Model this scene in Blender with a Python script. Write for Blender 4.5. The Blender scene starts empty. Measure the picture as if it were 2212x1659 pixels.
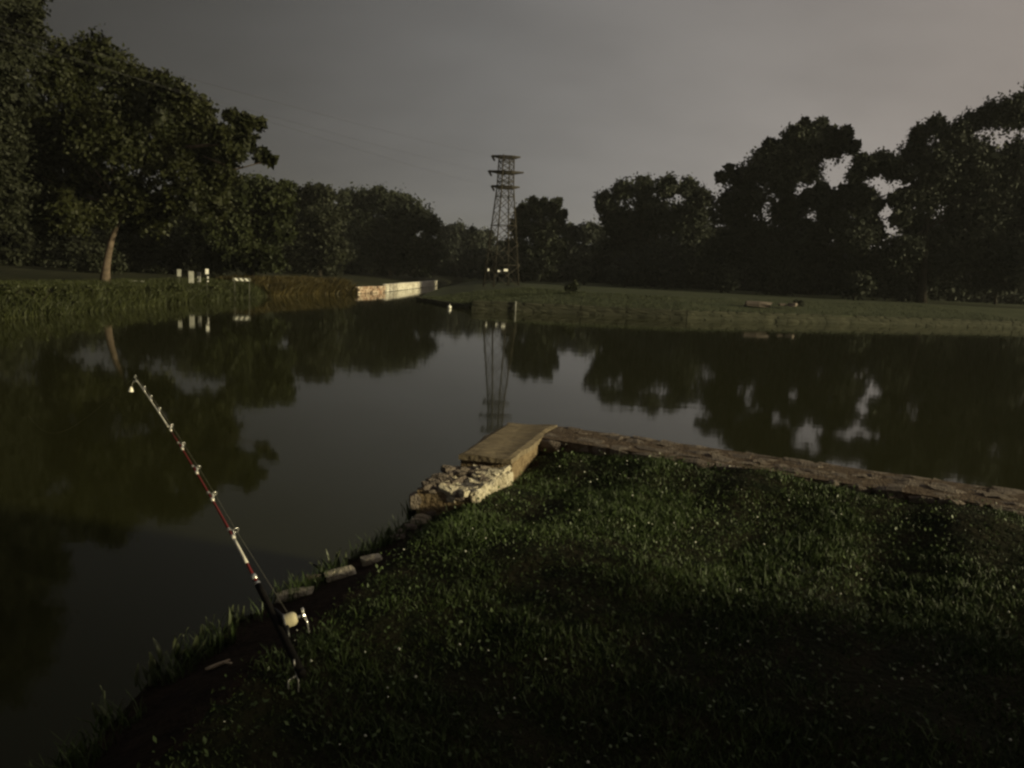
import bpy, math
import numpy as np
from mathutils import Matrix, Vector

scene = bpy.context.scene
R = math.radians
# ------------------------------------------------------------------ camera
FPX, CXP, CYP = 1597.0, 1106.0, 829.5          # the photo measured at 2212 x 1659
PITCH, ROLL, CAMZ = R(8.53), R(2.7), 2.5
WL = -0.7                                       # water level
_f = Vector((0, math.cos(PITCH), -math.sin(PITCH)))
_r = Vector((1, 0, 0)); _u = _r.cross(_f)
_ix = _r * math.cos(ROLL) + _u * math.sin(ROLL)
_iy = -_r * math.sin(ROLL) + _u * math.cos(ROLL)
cam_data = bpy.data.cameras.new("camera")
cam = bpy.data.objects.new("camera", cam_data)
scene.collection.objects.link(cam)
cam_data.sensor_width = 36.0
cam_data.lens = FPX / 2212 * 36
cam_data.clip_start = 0.05
cam_data.clip_end = 3000
m3 = Matrix((_ix, _iy, -_f)).transposed()
cam.matrix_world = Matrix.Translation((0, 0, CAMZ)) @ m3.to_4x4()
scene.camera = cam

# ------------------------------------------------------------------ sun, sky
SUN_AZ, SUN_EL = R(108), R(12)                  # low warm light from the right, slightly behind
LDIR = Vector((math.sin(SUN_AZ) * math.cos(SUN_EL), math.cos(SUN_AZ) * math.cos(SUN_EL), math.sin(SUN_EL)))
sun_d = bpy.data.lights.new("sun", 'SUN')
sun_d.energy = 4.6
sun_d.angle = R(4.0)
sun_d.color = (1.0, 0.88, 0.53)
sun = bpy.data.objects.new("sun", sun_d)
scene.collection.objects.link(sun)
sun.rotation_euler = LDIR.to_track_quat('Z', 'Y').to_euler()

world = bpy.data.worlds.new("World")
scene.world = world
world.use_nodes = True
wt = world.node_tree
for n in list(wt.nodes):
    wt.nodes.remove(n)
def W(t, **kw):
    n = wt.nodes.new(t)
    for k, v in kw.items():
        setattr(n, k, v)
    return n
wl = wt.links.new
tc = W('ShaderNodeTexCoord')
sky = W('ShaderNodeTexSky', sky_type='NISHITA', sun_disc=False)
sky.sun_elevation = SUN_EL
sky.sun_rotation = SUN_AZ
sky.dust_density = 4.0
bw = W('ShaderNodeRGBToBW'); wl(sky.outputs[0], bw.inputs[0])
nis = W('ShaderNodeMath', operation='MULTIPLY'); wl(bw.outputs[0], nis.inputs[0]); nis.inputs[1].default_value = 0.004
dot = W('ShaderNodeVectorMath', operation='DOT_PRODUCT')
wl(tc.outputs['Generated'], dot.inputs[0]); dot.inputs[1].default_value = (math.sin(SUN_AZ), math.cos(SUN_AZ), 0)
g1 = W('ShaderNodeMapRange'); g1.interpolation_type = 'SMOOTHSTEP'
wl(dot.outputs['Value'], g1.inputs[0])
g1.inputs[1].default_value = -1.0; g1.inputs[2].default_value = 0.3
g1.inputs[3].default_value = 0.010; g1.inputs[4].default_value = 0.325
sep = W('ShaderNodeSeparateXYZ'); wl(tc.outputs['Generated'], sep.inputs[0])
g2 = W('ShaderNodeMapRange'); wl(sep.outputs['Z'], g2.inputs[0])
g2.inputs[1].default_value = 0.0; g2.inputs[2].default_value = 0.7
g2.inputs[3].default_value = 0.97; g2.inputs[4].default_value = 0.64
# cloud deck: project the direction on a flat layer, stretched noise
dv = W('ShaderNodeMath', operation='ADD'); wl(sep.outputs['Z'], dv.inputs[0]); dv.inputs[1].default_value = 0.35
dm = W('ShaderNodeVectorMath', operation='DIVIDE'); wl(tc.outputs['Generated'], dm.inputs[0])
cmb = W('ShaderNodeCombineXYZ')
for i in range(3):
    wl(dv.outputs[0], cmb.inputs[i])
wl(cmb.outputs[0], dm.inputs[1])
mp = W('ShaderNodeMapping'); wl(dm.outputs[0], mp.inputs[0]); mp.inputs['Scale'].default_value = (1.5, 2.4, 1.0)
mp.inputs['Rotation'].default_value = (0, 0, 0.5)
nz = W('ShaderNodeTexNoise'); wl(mp.outputs[0], nz.inputs['Vector'])
nz.inputs['Scale'].default_value = 1.4; nz.inputs['Detail'].default_value = 5; nz.inputs['Roughness'].default_value = 0.5
cl = W('ShaderNodeMapRange'); wl(nz.outputs[0], cl.inputs[0])
cl.inputs[1].default_value = 0.3; cl.inputs[2].default_value = 0.7
cl.inputs[3].default_value = 0.92; cl.inputs[4].default_value = 1.10
mu1 = W('ShaderNodeMath', operation='ADD'); wl(g1.outputs[0], mu1.inputs[0]); wl(nis.outputs[0], mu1.inputs[1])
mu2 = W('ShaderNodeMath', operation='MULTIPLY'); wl(mu1.outputs[0], mu2.inputs[0]); wl(g2.outputs[0], mu2.inputs[1])
mu3 = W('ShaderNodeMath', operation='MULTIPLY'); wl(mu2.outputs[0], mu3.inputs[0]); wl(cl.outputs[0], mu3.inputs[1])
tint = W('ShaderNodeMix', data_type='RGBA')
tf = W('ShaderNodeMapRange'); wl(dot.outputs['Value'], tf.inputs[0])
tf.inputs[1].default_value = -0.35; tf.inputs[2].default_value = 0.35
wl(tf.outputs[0], tint.inputs[0])
tint.inputs[6].default_value = (1.0, 0.975, 0.94, 1)
tint.inputs[7].default_value = (1.0, 0.87, 0.775, 1)
sc_ = W('ShaderNodeVectorMath', operation='SCALE'); wl(tint.outputs[2], sc_.inputs[0]); wl(mu3.outputs[0], sc_.inputs['Scale'])
bg = W('ShaderNodeBackground'); wl(sc_.outputs[0], bg.inputs[0]); bg.inputs[1].default_value = 1.0
out = W('ShaderNodeOutputWorld'); wl(bg.outputs[0], out.inputs[0])

scene.view_settings.view_transform = 'Standard'
scene.view_settings.look = 'None'
scene.view_settings.exposure = 0.0
scene.view_settings.gamma = 1.0
scene.view_settings.use_curve_mapping = False
scene.render.engine = 'CYCLES'
scene.cycles.use_denoising = True
scene.cycles.max_bounces = 5
scene.cycles.sample_clamp_indirect = 2.0
scene.cycles.caustics_reflective = False
scene.cycles.caustics_refractive = False
scene.cycles.filter_width = 2.5

# ------------------------------------------------------------------ helpers
COL = scene.collection
def ray(px, py):
    return _f + _ix * ((px - CXP) / FPX) - _iy * ((py - CYP) / FPX)
def at(px, py, Y):
    d = ray(px, py); return Vector((0, 0, CAMZ)) + d * (Y / d.y)
def on(px, py, z):
    d = ray(px, py); return Vector((0, 0, CAMZ)) + d * ((z - CAMZ) / d.z)

def mat(name, c1, c2=None, rough=0.8, spec=0.3, scale=8.0, island=False, metal=0.0, bump=0.0, bscale=40.0, mapping=None, detail=4.0, obj_random=False, emit=None):
    m = bpy.data.materials.new(name); m.use_nodes = True
    nt = m.node_tree; b = nt.nodes['Principled BSDF']
    b.inputs['Roughness'].default_value = rough
    b.inputs['Metallic'].default_value = metal
    b.inputs['Specular IOR Level'].default_value = spec
    if emit:
        b.inputs['Emission Color'].default_value = (*emit[0], 1); b.inputs['Emission Strength'].default_value = emit[1]
    if c2 is None:
        b.inputs['Base Color'].default_value = (*c1, 1)
    else:
        geo = nt.nodes.new('ShaderNodeNewGeometry')
        n = nt.nodes.new('ShaderNodeTexNoise'); n.inputs['Scale'].default_value = scale; n.inputs['Detail'].default_value = detail
        if mapping:
            mp = nt.nodes.new('ShaderNodeMapping'); mp.inputs['Scale'].default_value = mapping[0]
            mp.inputs['Rotation'].default_value = mapping[1]
            nt.links.new(geo.outputs['Position'], mp.inputs[0]); nt.links.new(mp.outputs[0], n.inputs['Vector'])
        else:
            nt.links.new(geo.outputs['Position'], n.inputs['Vector'])
        fac = nt.nodes.new('ShaderNodeMapRange'); fac.inputs[1].default_value = 0.3; fac.inputs[2].default_value = 0.7
        nt.links.new(n.outputs[0], fac.inputs[0])
        f = fac.outputs[0]
        rnd = None
        if island:
            rnd = geo.outputs['Random Per Island']
        elif obj_random:
            oi = nt.nodes.new('ShaderNodeObjectInfo'); rnd = oi.outputs['Random']
        if rnd is not None:
            ad = nt.nodes.new('ShaderNodeMath'); ad.operation = 'ADD'
            nt.links.new(f, ad.inputs[0]); nt.links.new(rnd, ad.inputs[1])
            hf = nt.nodes.new('ShaderNodeMath'); hf.operation = 'MULTIPLY'; hf.inputs[1].default_value = 0.5
            nt.links.new(ad.outputs[0], hf.inputs[0]); f = hf.outputs[0]
        mx = nt.nodes.new('ShaderNodeMix'); mx.data_type = 'RGBA'
        mx.inputs[6].default_value = (*c1, 1); mx.inputs[7].default_value = (*c2, 1)
        nt.links.new(f, mx.inputs[0]); nt.links.new(mx.outputs[2], b.inputs['Base Color'])
    if bump:
        geo = nt.nodes.new('ShaderNodeNewGeometry')
        n = nt.nodes.new('ShaderNodeTexNoise'); n.inputs['Scale'].default_value = bscale; n.inputs['Detail'].default_value = 5
        if mapping:
            mp = nt.nodes.new('ShaderNodeMapping'); mp.inputs['Scale'].default_value = mapping[0]
            mp.inputs['Rotation'].default_value = mapping[1]
            nt.links.new(geo.outputs['Position'], mp.inputs[0]); nt.links.new(mp.outputs[0], n.inputs['Vector'])
        else:
            nt.links.new(geo.outputs['Position'], n.inputs['Vector'])
        bp = nt.nodes.new('ShaderNodeBump'); bp.inputs['Strength'].default_value = bump; bp.inputs['Distance'].default_value = 0.03
        nt.links.new(n.outputs[0], bp.inputs['Height']); nt.links.new(bp.outputs[0], b.inputs['Normal'])
    return m

M = {}
M['soil'] = mat('soil', (0.012, 0.008, 0.006), (0.028, 0.019, 0.013), 0.95, 0.1, 9, bump=0.8, bscale=30)
M['turf'] = mat('turf', (0.010, 0.014, 0.006), (0.024, 0.021, 0.011), 0.95, 0.1, 6, bump=0.8, bscale=25)
M['lawn'] = mat('lawn', (0.036, 0.045, 0.023), (0.070, 0.076, 0.042), 0.95, 0.1, 0.5, bump=0.6, bscale=3)
M['bank_soil'] = mat('bank_soil', (0.014, 0.017, 0.008), (0.034, 0.034, 0.016), 0.95, 0.1, 0.6, bump=0.6, bscale=4)
M['blade'] = mat('blade', (0.030, 0.050, 0.014), (0.088, 0.128, 0.038), 0.5, 0.35, 2.2, island=True)
M['lawn_blade'] = mat('lawn_blade', (0.026, 0.034, 0.015), (0.060, 0.068, 0.034), 0.7, 0.2, 0.5, island=True)
M['weed'] = mat('weed', (0.07, 0.085, 0.045), (0.15, 0.17, 0.09), 0.45, 0.4, 12, island=True)
M['reed'] = mat('reed', (0.014, 0.018, 0.005), (0.046, 0.052, 0.015), 0.6, 0.25, 0.35, island=True)
M['dry_reed'] = mat('dry_reed', (0.034, 0.027, 0.008), (0.068, 0.051, 0.014), 0.6, 0.25, 0.6, island=True)
M['leaf_olive'] = mat('leaf_olive', (0.008, 0.011, 0.0028), (0.028, 0.030, 0.008), 0.6, 0.2, 0.28, island=True)
M['leaf_green'] = mat('leaf_green', (0.009, 0.013, 0.004), (0.031, 0.037, 0.011), 0.6, 0.2, 0.3, island=True)
M['leaf_dark'] = mat('leaf_dark', (0.014, 0.018, 0.011), (0.040, 0.046, 0.027), 0.65, 0.2, 0.22, island=True)
M['leaf_black'] = mat('leaf_black', (0.010, 0.012, 0.006), (0.027, 0.030, 0.015), 0.65, 0.2, 0.22, island=True)  # left-bank foliage; the shade it stands in is put into this dark colour
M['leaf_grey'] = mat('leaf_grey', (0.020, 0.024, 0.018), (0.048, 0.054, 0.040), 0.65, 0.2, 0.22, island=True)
M['bark'] = mat('bark', (0.065, 0.048, 0.035), (0.155, 0.118, 0.088), 0.9, 0.15, 3, bump=0.6, bscale=8)
M['bark_dark'] = mat('bark_dark', (0.018, 0.015, 0.011), (0.040, 0.033, 0.024), 0.9, 0.15, 3, bump=0.6, bscale=8)
M['stone'] = mat('stone', (0.095, 0.076, 0.064), (0.21, 0.175, 0.145), 0.9, 0.2, 14, obj_random=True, bump=0.9, bscale=60)
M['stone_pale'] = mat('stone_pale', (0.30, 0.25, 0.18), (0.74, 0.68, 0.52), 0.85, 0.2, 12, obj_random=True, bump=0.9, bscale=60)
M['mortar'] = mat('mortar', (0.07, 0.05, 0.038), (0.15, 0.115, 0.085), 0.95, 0.1, 18, bump=1.0, bscale=50)
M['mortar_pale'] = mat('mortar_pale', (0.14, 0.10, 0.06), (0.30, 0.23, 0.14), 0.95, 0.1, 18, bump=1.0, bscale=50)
M['concrete'] = mat('concrete', (0.10, 0.078, 0.050), (0.26, 0.21, 0.135), 0.85, 0.25, 5, bump=0.5, bscale=9, mapping=((2, 9, 2), (0, 0, 0.25)))
M['far_stone'] = mat('far_stone', (0.030, 0.032, 0.022), (0.066, 0.066, 0.045), 0.95, 0.1, 0.9, obj_random=True, bump=0.5, bscale=5)
M['whitewash'] = mat('whitewash', (0.50, 0.46, 0.38), (0.82, 0.79, 0.70), 0.85, 0.2, 0.8, obj_random=True, bump=0.6, bscale=3)
M['rubble_far'] = mat('rubble_far', (0.26, 0.14, 0.085), (0.66, 0.56, 0.44), 0.9, 0.15, 0.9, obj_random=True, bump=0.6, bscale=3)
M['steel'] = mat('steel', (0.020, 0.017, 0.012), (0.046, 0.038, 0.027), 0.7, 0.3, 1.2)
M['steel_dark'] = mat('steel_dark', (0.03, 0.026, 0.022), (0.06, 0.05, 0.045), 0.7, 0.3, 1.2)
M['wire'] = mat('wire', (0.04, 0.04, 0.04), None, 0.6)
M['sign_white'] = mat('sign_white', (0.55, 0.54, 0.49), (0.72, 0.71, 0.66), 0.6, 0.3, 4)
M['sign_grey'] = mat('sign_grey', (0.17, 0.17, 0.15), (0.30, 0.30, 0.27), 0.7, 0.3, 3)
M['post_dark'] = mat('post_dark', (0.06, 0.06, 0.05), (0.10, 0.10, 0.08), 0.8, 0.2, 5)
M['rod_red'] = mat('rod_red', (0.12, 0.012, 0.010), (0.17, 0.018, 0.014), 0.25, 0.6, 30)
M['rod_white'] = mat('rod_white', (0.72, 0.69, 0.60), (0.82, 0.79, 0.70), 0.35, 0.5, 30)
M['grip'] = mat('grip', (0.008, 0.007, 0.007), (0.016, 0.014, 0.012), 0.8, 0.15, 60)
M['chrome'] = mat('chrome', (0.85, 0.83, 0.78), None, 0.22, 0.5, metal=0.75)
M['wrap'] = mat('wrap', (0.80, 0.76, 0.66), None, 0.4, 0.5)
M['spool'] = mat('spool', (0.84, 0.74, 0.46), (0.88, 0.80, 0.54), 0.4, 0.5, 60)
M['black_metal'] = mat('black_metal', (0.01, 0.01, 0.01), None, 0.35, 0.4)
M['line'] = mat('line', (0.20, 0.19, 0.16), None, 0.4, 0.4)
M['wire_steel'] = mat('wire_steel', (0.5, 0.48, 0.44), None, 0.35, 0.5, metal=0.6)
M['twig'] = mat('twig', (0.42, 0.32, 0.22), (0.55, 0.44, 0.32), 0.8, 0.2, 40)
M['speck'] = mat('speck', (0.72, 0.72, 0.60), None, 0.4, 0.5)
M['buoy'] = mat('buoy', (0.85, 0.84, 0.74), None, 0.4, 0.4)
M['lamp_glow'] = mat('lamp_glow', (0.9, 0.85, 0.75), None, 0.4, emit=((1.0, 0.92, 0.76), 2.2))

def tag(o, label, cat, group=None):
    o['label'] = label; o['category'] = cat
    if group:
        o['group'] = group
    return o
def empty(name, loc, label=None, cat=None, group=None):
    o = bpy.data.objects.new(name, None); COL.objects.link(o); o.location = loc
    o.empty_display_size = 0.1
    if label:
        tag(o, label, cat, group)
    return o
def link(name, me, material=None, parent=None, loc=None):
    o = bpy.data.objects.new(name, me); COL.objects.link(o)
    if material and not me.materials:
        me.materials.append(M[material])
    if parent:
        o.parent = parent
    if loc is not None:
        o.location = loc
    return o
def obj(name, verts, faces, material, parent=None, smooth=False):
    """verts in world space; kept in world space by subtracting the parent's location."""
    me = bpy.data.meshes.new(name)
    off = Vector((0, 0, 0))
    p = parent
    while p is not None:
        off += p.location; p = p.parent
    me.from_pydata([tuple(Vector(v) - off) for v in verts], [], faces); me.update()
    if smooth:
        me.polygons.foreach_set('use_smooth', [True] * len(me.polygons))
    return link(name, me, material, parent)
def np_mesh(name, verts, nper, material, parent=None, tri_tail=False):
    """verts (N, nper, 3). nper 4: one quad each. nper 5: quad + tip triangle."""
    N = verts.shape[0]
    off = np.zeros(3)
    p = parent
    while p is not None:
        off += np.array(p.location); p = p.parent
    co = (verts - off).reshape(-1, 3).astype(np.float32)
    me = bpy.data.meshes.new(name)
    me.vertices.add(len(co)); me.vertices.foreach_set('co', co.ravel())
    base = np.arange(N)[:, None] * nper
    if nper == 4:
        loops = (base + np.array([0, 1, 2, 3])).ravel(); tot = np.full(N, 4)
    else:
        loops = (base + np.array([0, 1, 2, 3, 3, 2, 4])).ravel(); tot = np.tile([4, 3], N)
    st = np.concatenate([[0], np.cumsum(tot)[:-1]])
    me.loops.add(len(loops)); me.loops.foreach_set('vertex_index', loops.astype(np.int32))
    me.polygons.add(len(tot)); me.polygons.foreach_set('loop_start', st.astype(np.int32))
    me.polygons.foreach_set('loop_total', tot.astype(np.int32))
    me.update(calc_edges=True)
    return link(name, me, material, parent)

def tube_geo(pts, radii, n=8, cap=True):
    pts = [Vector(p) for p in pts]; V = []; Fc = []
    prev = None
    for i, p in enumerate(pts):
        t = (pts[min(i + 1, len(pts) - 1)] - pts[max(i - 1, 0)]).normalized()
        a = prev if prev is not None else (Vector((1, 0, 0)) if abs(t.x) < 0.9 else Vector((0, 1, 0)))
        a = (a - t * a.dot(t)).normalized(); prev = a
        b = t.cross(a)
        for k in range(n):
            an = 2 * math.pi * k / n
            V.append(p + (a * math.cos(an) + b * math.sin(an)) * radii[i])
    for i in range(len(pts) - 1):
        for k in range(n):
            k2 = (k + 1) % n
            Fc.append((i * n + k, i * n + k2, (i + 1) * n + k2, (i + 1) * n + k))
    if cap:
        Fc.append(tuple(range(n))[::-1]); Fc.append(tuple((len(pts) - 1) * n + k for k in range(n)))
    return V, Fc
def tube(name, pts, radii, material, parent=None, n=8):
    if not isinstance(radii, (list, tuple)):
        radii = [radii] * len(pts)
    V, Fc = tube_geo(pts, radii, n)
    return obj(name, V, Fc, material, parent, smooth=True)
def box_geo(c, size, ax=None):
    """box around c, axes ax = (vx, vy, vz)"""
    ax = ax or (Vector((1, 0, 0)), Vector((0, 1, 0)), Vector((0, 0, 1)))
    V = []
    for dx in (-.5, .5):
        for dy in (-.5, .5):
            for dz in (-.5, .5):
                V.append(Vector(c) + ax[0] * (dx * size[0]) + ax[1] * (dy * size[1]) + ax[2] * (dz * size[2]))
    return V, [(0, 1, 3, 2), (4, 6, 7, 5), (0, 4, 5, 1), (2, 3, 7, 6), (0, 2, 6, 4), (1, 5, 7, 3)]
def join_geo(parts):
    V = []; Fc = []
    for v, f in parts:
        o = len(V); V += list(v); Fc += [tuple(i + o for i in q) for q in f]
    return V, Fc

# irregular stone meshes, shared
def stone_mesh(name, seed, material, flat=1.0):
    rng = np.random.default_rng(seed)
    V = {}; Fc = []; L = []
    def vid(p):
        k = tuple(p)
        if k not in V:
            V[k] = len(L); L.append(np.array(p, float))
        return V[k]
    for ax in range(3):
        for s in (-1, 1):
            for i in (-1, 0):
                for j in (-1, 0):
                    q = []
                    for di, dj in ((0, 0), (1, 0), (1, 1), (0, 1)):
                        p = [0, 0, 0]; p[ax] = s; p[(ax + 1) % 3] = i + di; p[(ax + 2) % 3] = j + dj
                        q.append(vid(p))
                    Fc.append(q if s > 0 else q[::-1])
    P = []
    for p in L:
        n = np.abs(p).sum()
        p = p * {3: 0.80, 2: 0.93, 1: 1.0}[int(n)]
        P.append(p * 0.5 + rng.normal(0, 0.05, 3))
    me = bpy.data.meshes.new(name); me.from_pydata([tuple(p) for p in P], [], Fc); me.update()
    me.materials.append(M[material])
    return me
STONES = {k: [stone_mesh('stone_' + k, 10 * i + 3, k) for i in range(6)] for k in ('stone', 'stone_pale', 'far_stone', 'whitewash', 'rubble_far')}
def stone(name, kind, parent, loc, size, rot, rng):
    me = STONES[kind][int(rng.integers(6))]
    o = bpy.data.objects.new(name, me); COL.objects.link(o)
    o.parent = parent
    o.location = Vector(loc) - (parent.location if parent else Vector((0, 0, 0)))
    o.scale = size; o.rotation_euler = rot
    return o

# ------------------------------------------------------------------ setting: water and banks
def struct(o):
    o['kind'] = 'structure'; return o

wm = bpy.data.materials.new('water'); wm.use_nodes = True
b = wm.node_tree.nodes['Principled BSDF']
b.inputs['Base Color'].default_value = (0.023, 0.024, 0.0085, 1)
b.inputs['Roughness'].default_value = 0.045
b.inputs['IOR'].default_value = 1.33
geo = wm.node_tree.nodes.new('ShaderNodeNewGeometry')
mpn = wm.node_tree.nodes.new('ShaderNodeMapping'); mpn.inputs['Scale'].default_value = (0.6, 1.0, 1)
wm.node_tree.links.new(geo.outputs['Position'], mpn.inputs[0])
wn = wm.node_tree.nodes.new('ShaderNodeTexNoise'); wn.inputs['Scale'].default_value = 1.1; wn.inputs['Detail'].default_value = 3
wm.node_tree.links.new(mpn.outputs[0], wn.inputs['Vector'])
wb = wm.node_tree.nodes.new('ShaderNodeBump'); wb.inputs['Strength'].default_value = 0.10; wb.inputs['Distance'].default_value = 0.02
wm.node_tree.links.new(wn.outputs[0], wb.inputs['Height']); wm.node_tree.links.new(wb.outputs[0], b.inputs['Normal'])
M['water'] = wm
struct(obj('water', [(-600, -300, WL), (700, -300, WL), (700, 700, WL), (-600, 700, WL)], [(0, 1, 2, 3)], 'water'))

# near bank ----------------------------------------------------------
SHORE = np.array([(-6, -60), (-2.6, -6), (-1.9, -1), (-1.53, 1.16), (-1.47, 2.14), (-1.43, 2.71), (-1.24, 3.37), (-.97, 3.98), (-.73, 4.59),
                  (-.65, 5.05), (-.42, 5.56), (-.03, 6.79), (.45, 6.79), (3.74, 5.18), (20, -2.57), (140, -59.8)])
POLY = np.vstack([SHORE, [(140, -200), (-6, -200)]])
def signed_dist(P, poly):
    """positive inside poly"""
    P = np.asarray(P, float); d = np.full(len(P), 1e9); inside = np.zeros(len(P), bool)
    n = len(poly)
    for i in range(n):
        a, b_ = poly[i], poly[(i + 1) % n]; e = b_ - a
        t = np.clip(((P - a) @ e) / (e @ e), 0, 1)
        d = np.minimum(d, np.linalg.norm(P - a - t[:, None] * e, axis=1))
        c = ((a[1] > P[:, 1]) != (b_[1] > P[:, 1])) & (P[:, 0] < (b_[0] - a[0]) * (P[:, 1] - a[1]) / (b_[1] - a[1] + 1e-12) + a[0])
        inside ^= c
    return np.where(inside, d, -d)
def bumps(x, y):
    return (0.042 * np.sin(2.1 * x + 0.7) * np.sin(1.7 * y + 1.1) + 0.020 * np.sin(4.3 * x + 2.3 * y) * np.sin(1.3 * x - 3.9 * y) + 0.012 * np.sin(7.7 * x - 5.1 * y + 2)
            + 0.006 * np.sin(15 * x + 4 * y) * np.sin(11 * y - 3 * x))
GRASSLINE = np.array([(-3, -6), (-1.5, 0.5), (-1.1, 1.75), (-.95, 2.38), (-.83, 2.8), (-.72, 3.46), (-.60, 4.11), (-.5, 4.66), (-.29, 4.89), (0.06, 5.44),
                      (.29, 6.19), (3.46, 4.72), (20, -3.4), (60, -24), (60, -60), (-3, -60)])
def ground_z(x, y, sd):
    wd = np.abs((x - .24) * .4306 + (y - 6.17) * .9026)          # distance to the land side of the stone wall
    rise = np.clip(1 - wd / 1.3, 0, 1) * np.clip((x + .1) / .6, 0, 1)
    top = 0.95 + bumps(x, y) + 0.125 * rise * rise * (3 - 2 * rise)
    edge = np.clip(sd / 0.55, 0, 1); edge = edge * edge * (3 - 2 * edge)
    z = 0.80 + (top - 0.80) * edge
    rim = np.clip(-sd / 0.22, 0, 1)
    return z * (1 - rim) - 1.2 * rim
xs = np.concatenate([np.linspace(-12, -3, 10)[:-1], np.arange(-3, 6.5, 0.055), np.linspace(6.6, 14, 40), np.linspace(15, 140, 26)])
ys = np.concatenate([np.linspace(-200, -12, 20)[:-1], np.linspace(-12, 0, 40)[:-1], np.arange(0, 8.0, 0.055), [8.3, 9, 10]])
GX, GY = np.meshgrid(xs, ys)
P2 = np.stack([GX.ravel(), GY.ravel()], 1)
sd = signed_dist(P2, POLY)
wallsub = np.clip((P2[:, 1] - 4.6) / 1.0, 0, 1) * 0.0
Z = ground_z(P2[:, 0], P2[:, 1], sd)
nx, ny = len(xs), len(ys)
idx = np.arange(nx * ny).reshape(ny, nx)
quads = np.stack([idx[:-1, :-1], idx[:-1, 1:], idx[1:, 1:], idx[1:, :-1]], -1).reshape(-1, 4)
near = obj('ground', [tuple(v) for v in np.column_stack([P2, Z])], [tuple(q) for q in quads], 'soil', smooth=True)
near.data.materials.append(M['turf'])
cen = P2[quads].mean(1)
gd = signed_dist(cen, GRASSLINE)
near.data.polygons.foreach_set('material_index', (gd > 0.03).astype(np.int32))
struct(near)

# left bank ----------------------------------------------------------
LB = [(-60, -23), (0, -23.4), (35, -23.5), (55, -23.6), (68, -23.4), (78, -21.2), (86.4, -18.6), (96, -17.2), (128, -16.6), (150, -16.4), (200, -17), (260, -16)]
def lbx(y):
    return float(np.interp(y, [p[0] for p in LB], [p[1] for p in LB]))
ysl = np.concatenate([np.arange(-60, 150, 1.5), np.arange(150, 262, 6)])
prof = [(-0.6, -0.5), (0.0, 0.08), (0.5, 0.45), (1.5, 0.8), (4, 1.15), (9, 1.4), (20, 1.6), (60, 2.0), (500, 2.5)]
prof = [(d, z + WL) for d, z in prof]
V = []; Fc = []
for y in ysl:
    for d, z in prof:
        V.append((lbx(y) - d, y, z + (0.06 * math.sin(y * 1.3 + d) + 0.04 * math.sin(y * 3.1 + 2 * d) if d > 0.2 else 0)))
k = len(prof)
for i in range(len(ysl) - 1):
    for j in range(k - 1):
        Fc.append((i * k + j, (i + 1) * k + j, (i + 1) * k + j + 1, i * k + j + 1))
struct(obj('left_bank_ground', V, [f[::-1] for f in Fc], 'bank_soil', smooth=True))

# far right bank -----------------------------------------------------
RB = [  # outer edge x, y, edge height ; inner x, y
    (-13.0, 262, .4, -2, 275), (-13.0, 200, .4, -1, 205), (-12.4, 128, .35, -2, 132), (-11.2, 95, .32, 0.0, 100), (-9.9, 75.8, .30, 1.0, 84),
    (-6.6, 68.9, .34, 4.0, 79), (-3.95, 63.4, .40, 6.5, 74), (-3.7, 63.0, .80, 7.0, 73.6), (14.5, 63.2, .78, 16.0, 73.8), (52.3, 76.4, .80, 49, 88), (150, 112, .9, 146, 124), (420, 210, .9, 414, 226)]
RB = [(a, b_, c + WL, d, e) for a, b_, c, d, e in RB]
CREST = 1.66 + WL
V = []; Fc = []
K = 6
for i, (x, y, h, xi, yi) in enumerate(RB):
    far = Vector((xi - x, yi - y)).normalized()
    V += [(x - far.x * .05, y - far.y * .05, -1.3), (x, y, h - 0.04)]
    for t, z in ((0.15, h + 0.12), (0.5, h + (CREST - h) * .55), (1.0, CREST)):
        V.append((x + (xi - x) * t, y + (yi - y) * t, z))
    V.append((xi + far.x * 320, yi + far.y * 320, CREST + .3) if i > 6 else (xi + 60, yi + 320, CREST + .3))
for i in range(len(RB) - 1):
    for j in range(K - 1):
        Fc.append((i * K + j, i * K + j + 1, (i + 1) * K + j + 1, (i + 1) * K + j))
struct(obj('far_lawn', V, [f[::-1] for f in Fc], 'lawn', smooth=False))
# canal end
V = []; Fc = []
for j, (y, z) in enumerate(((228, -0.5), (232, .5), (240, 1.0), (270, 1.4), (700, 1.9))):
    for x in (-430, -30, -17, -8, 5, 60):
        V.append((x, y, z - 0.05 + WL))
for j in range(4):
    for i in range(5):
        Fc.append((j * 6 + i, j * 6 + i + 1, (j + 1) * 6 + i + 1, (j + 1) * 6 + i))
struct(obj('far_ground', V, Fc, 'lawn'))

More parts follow.
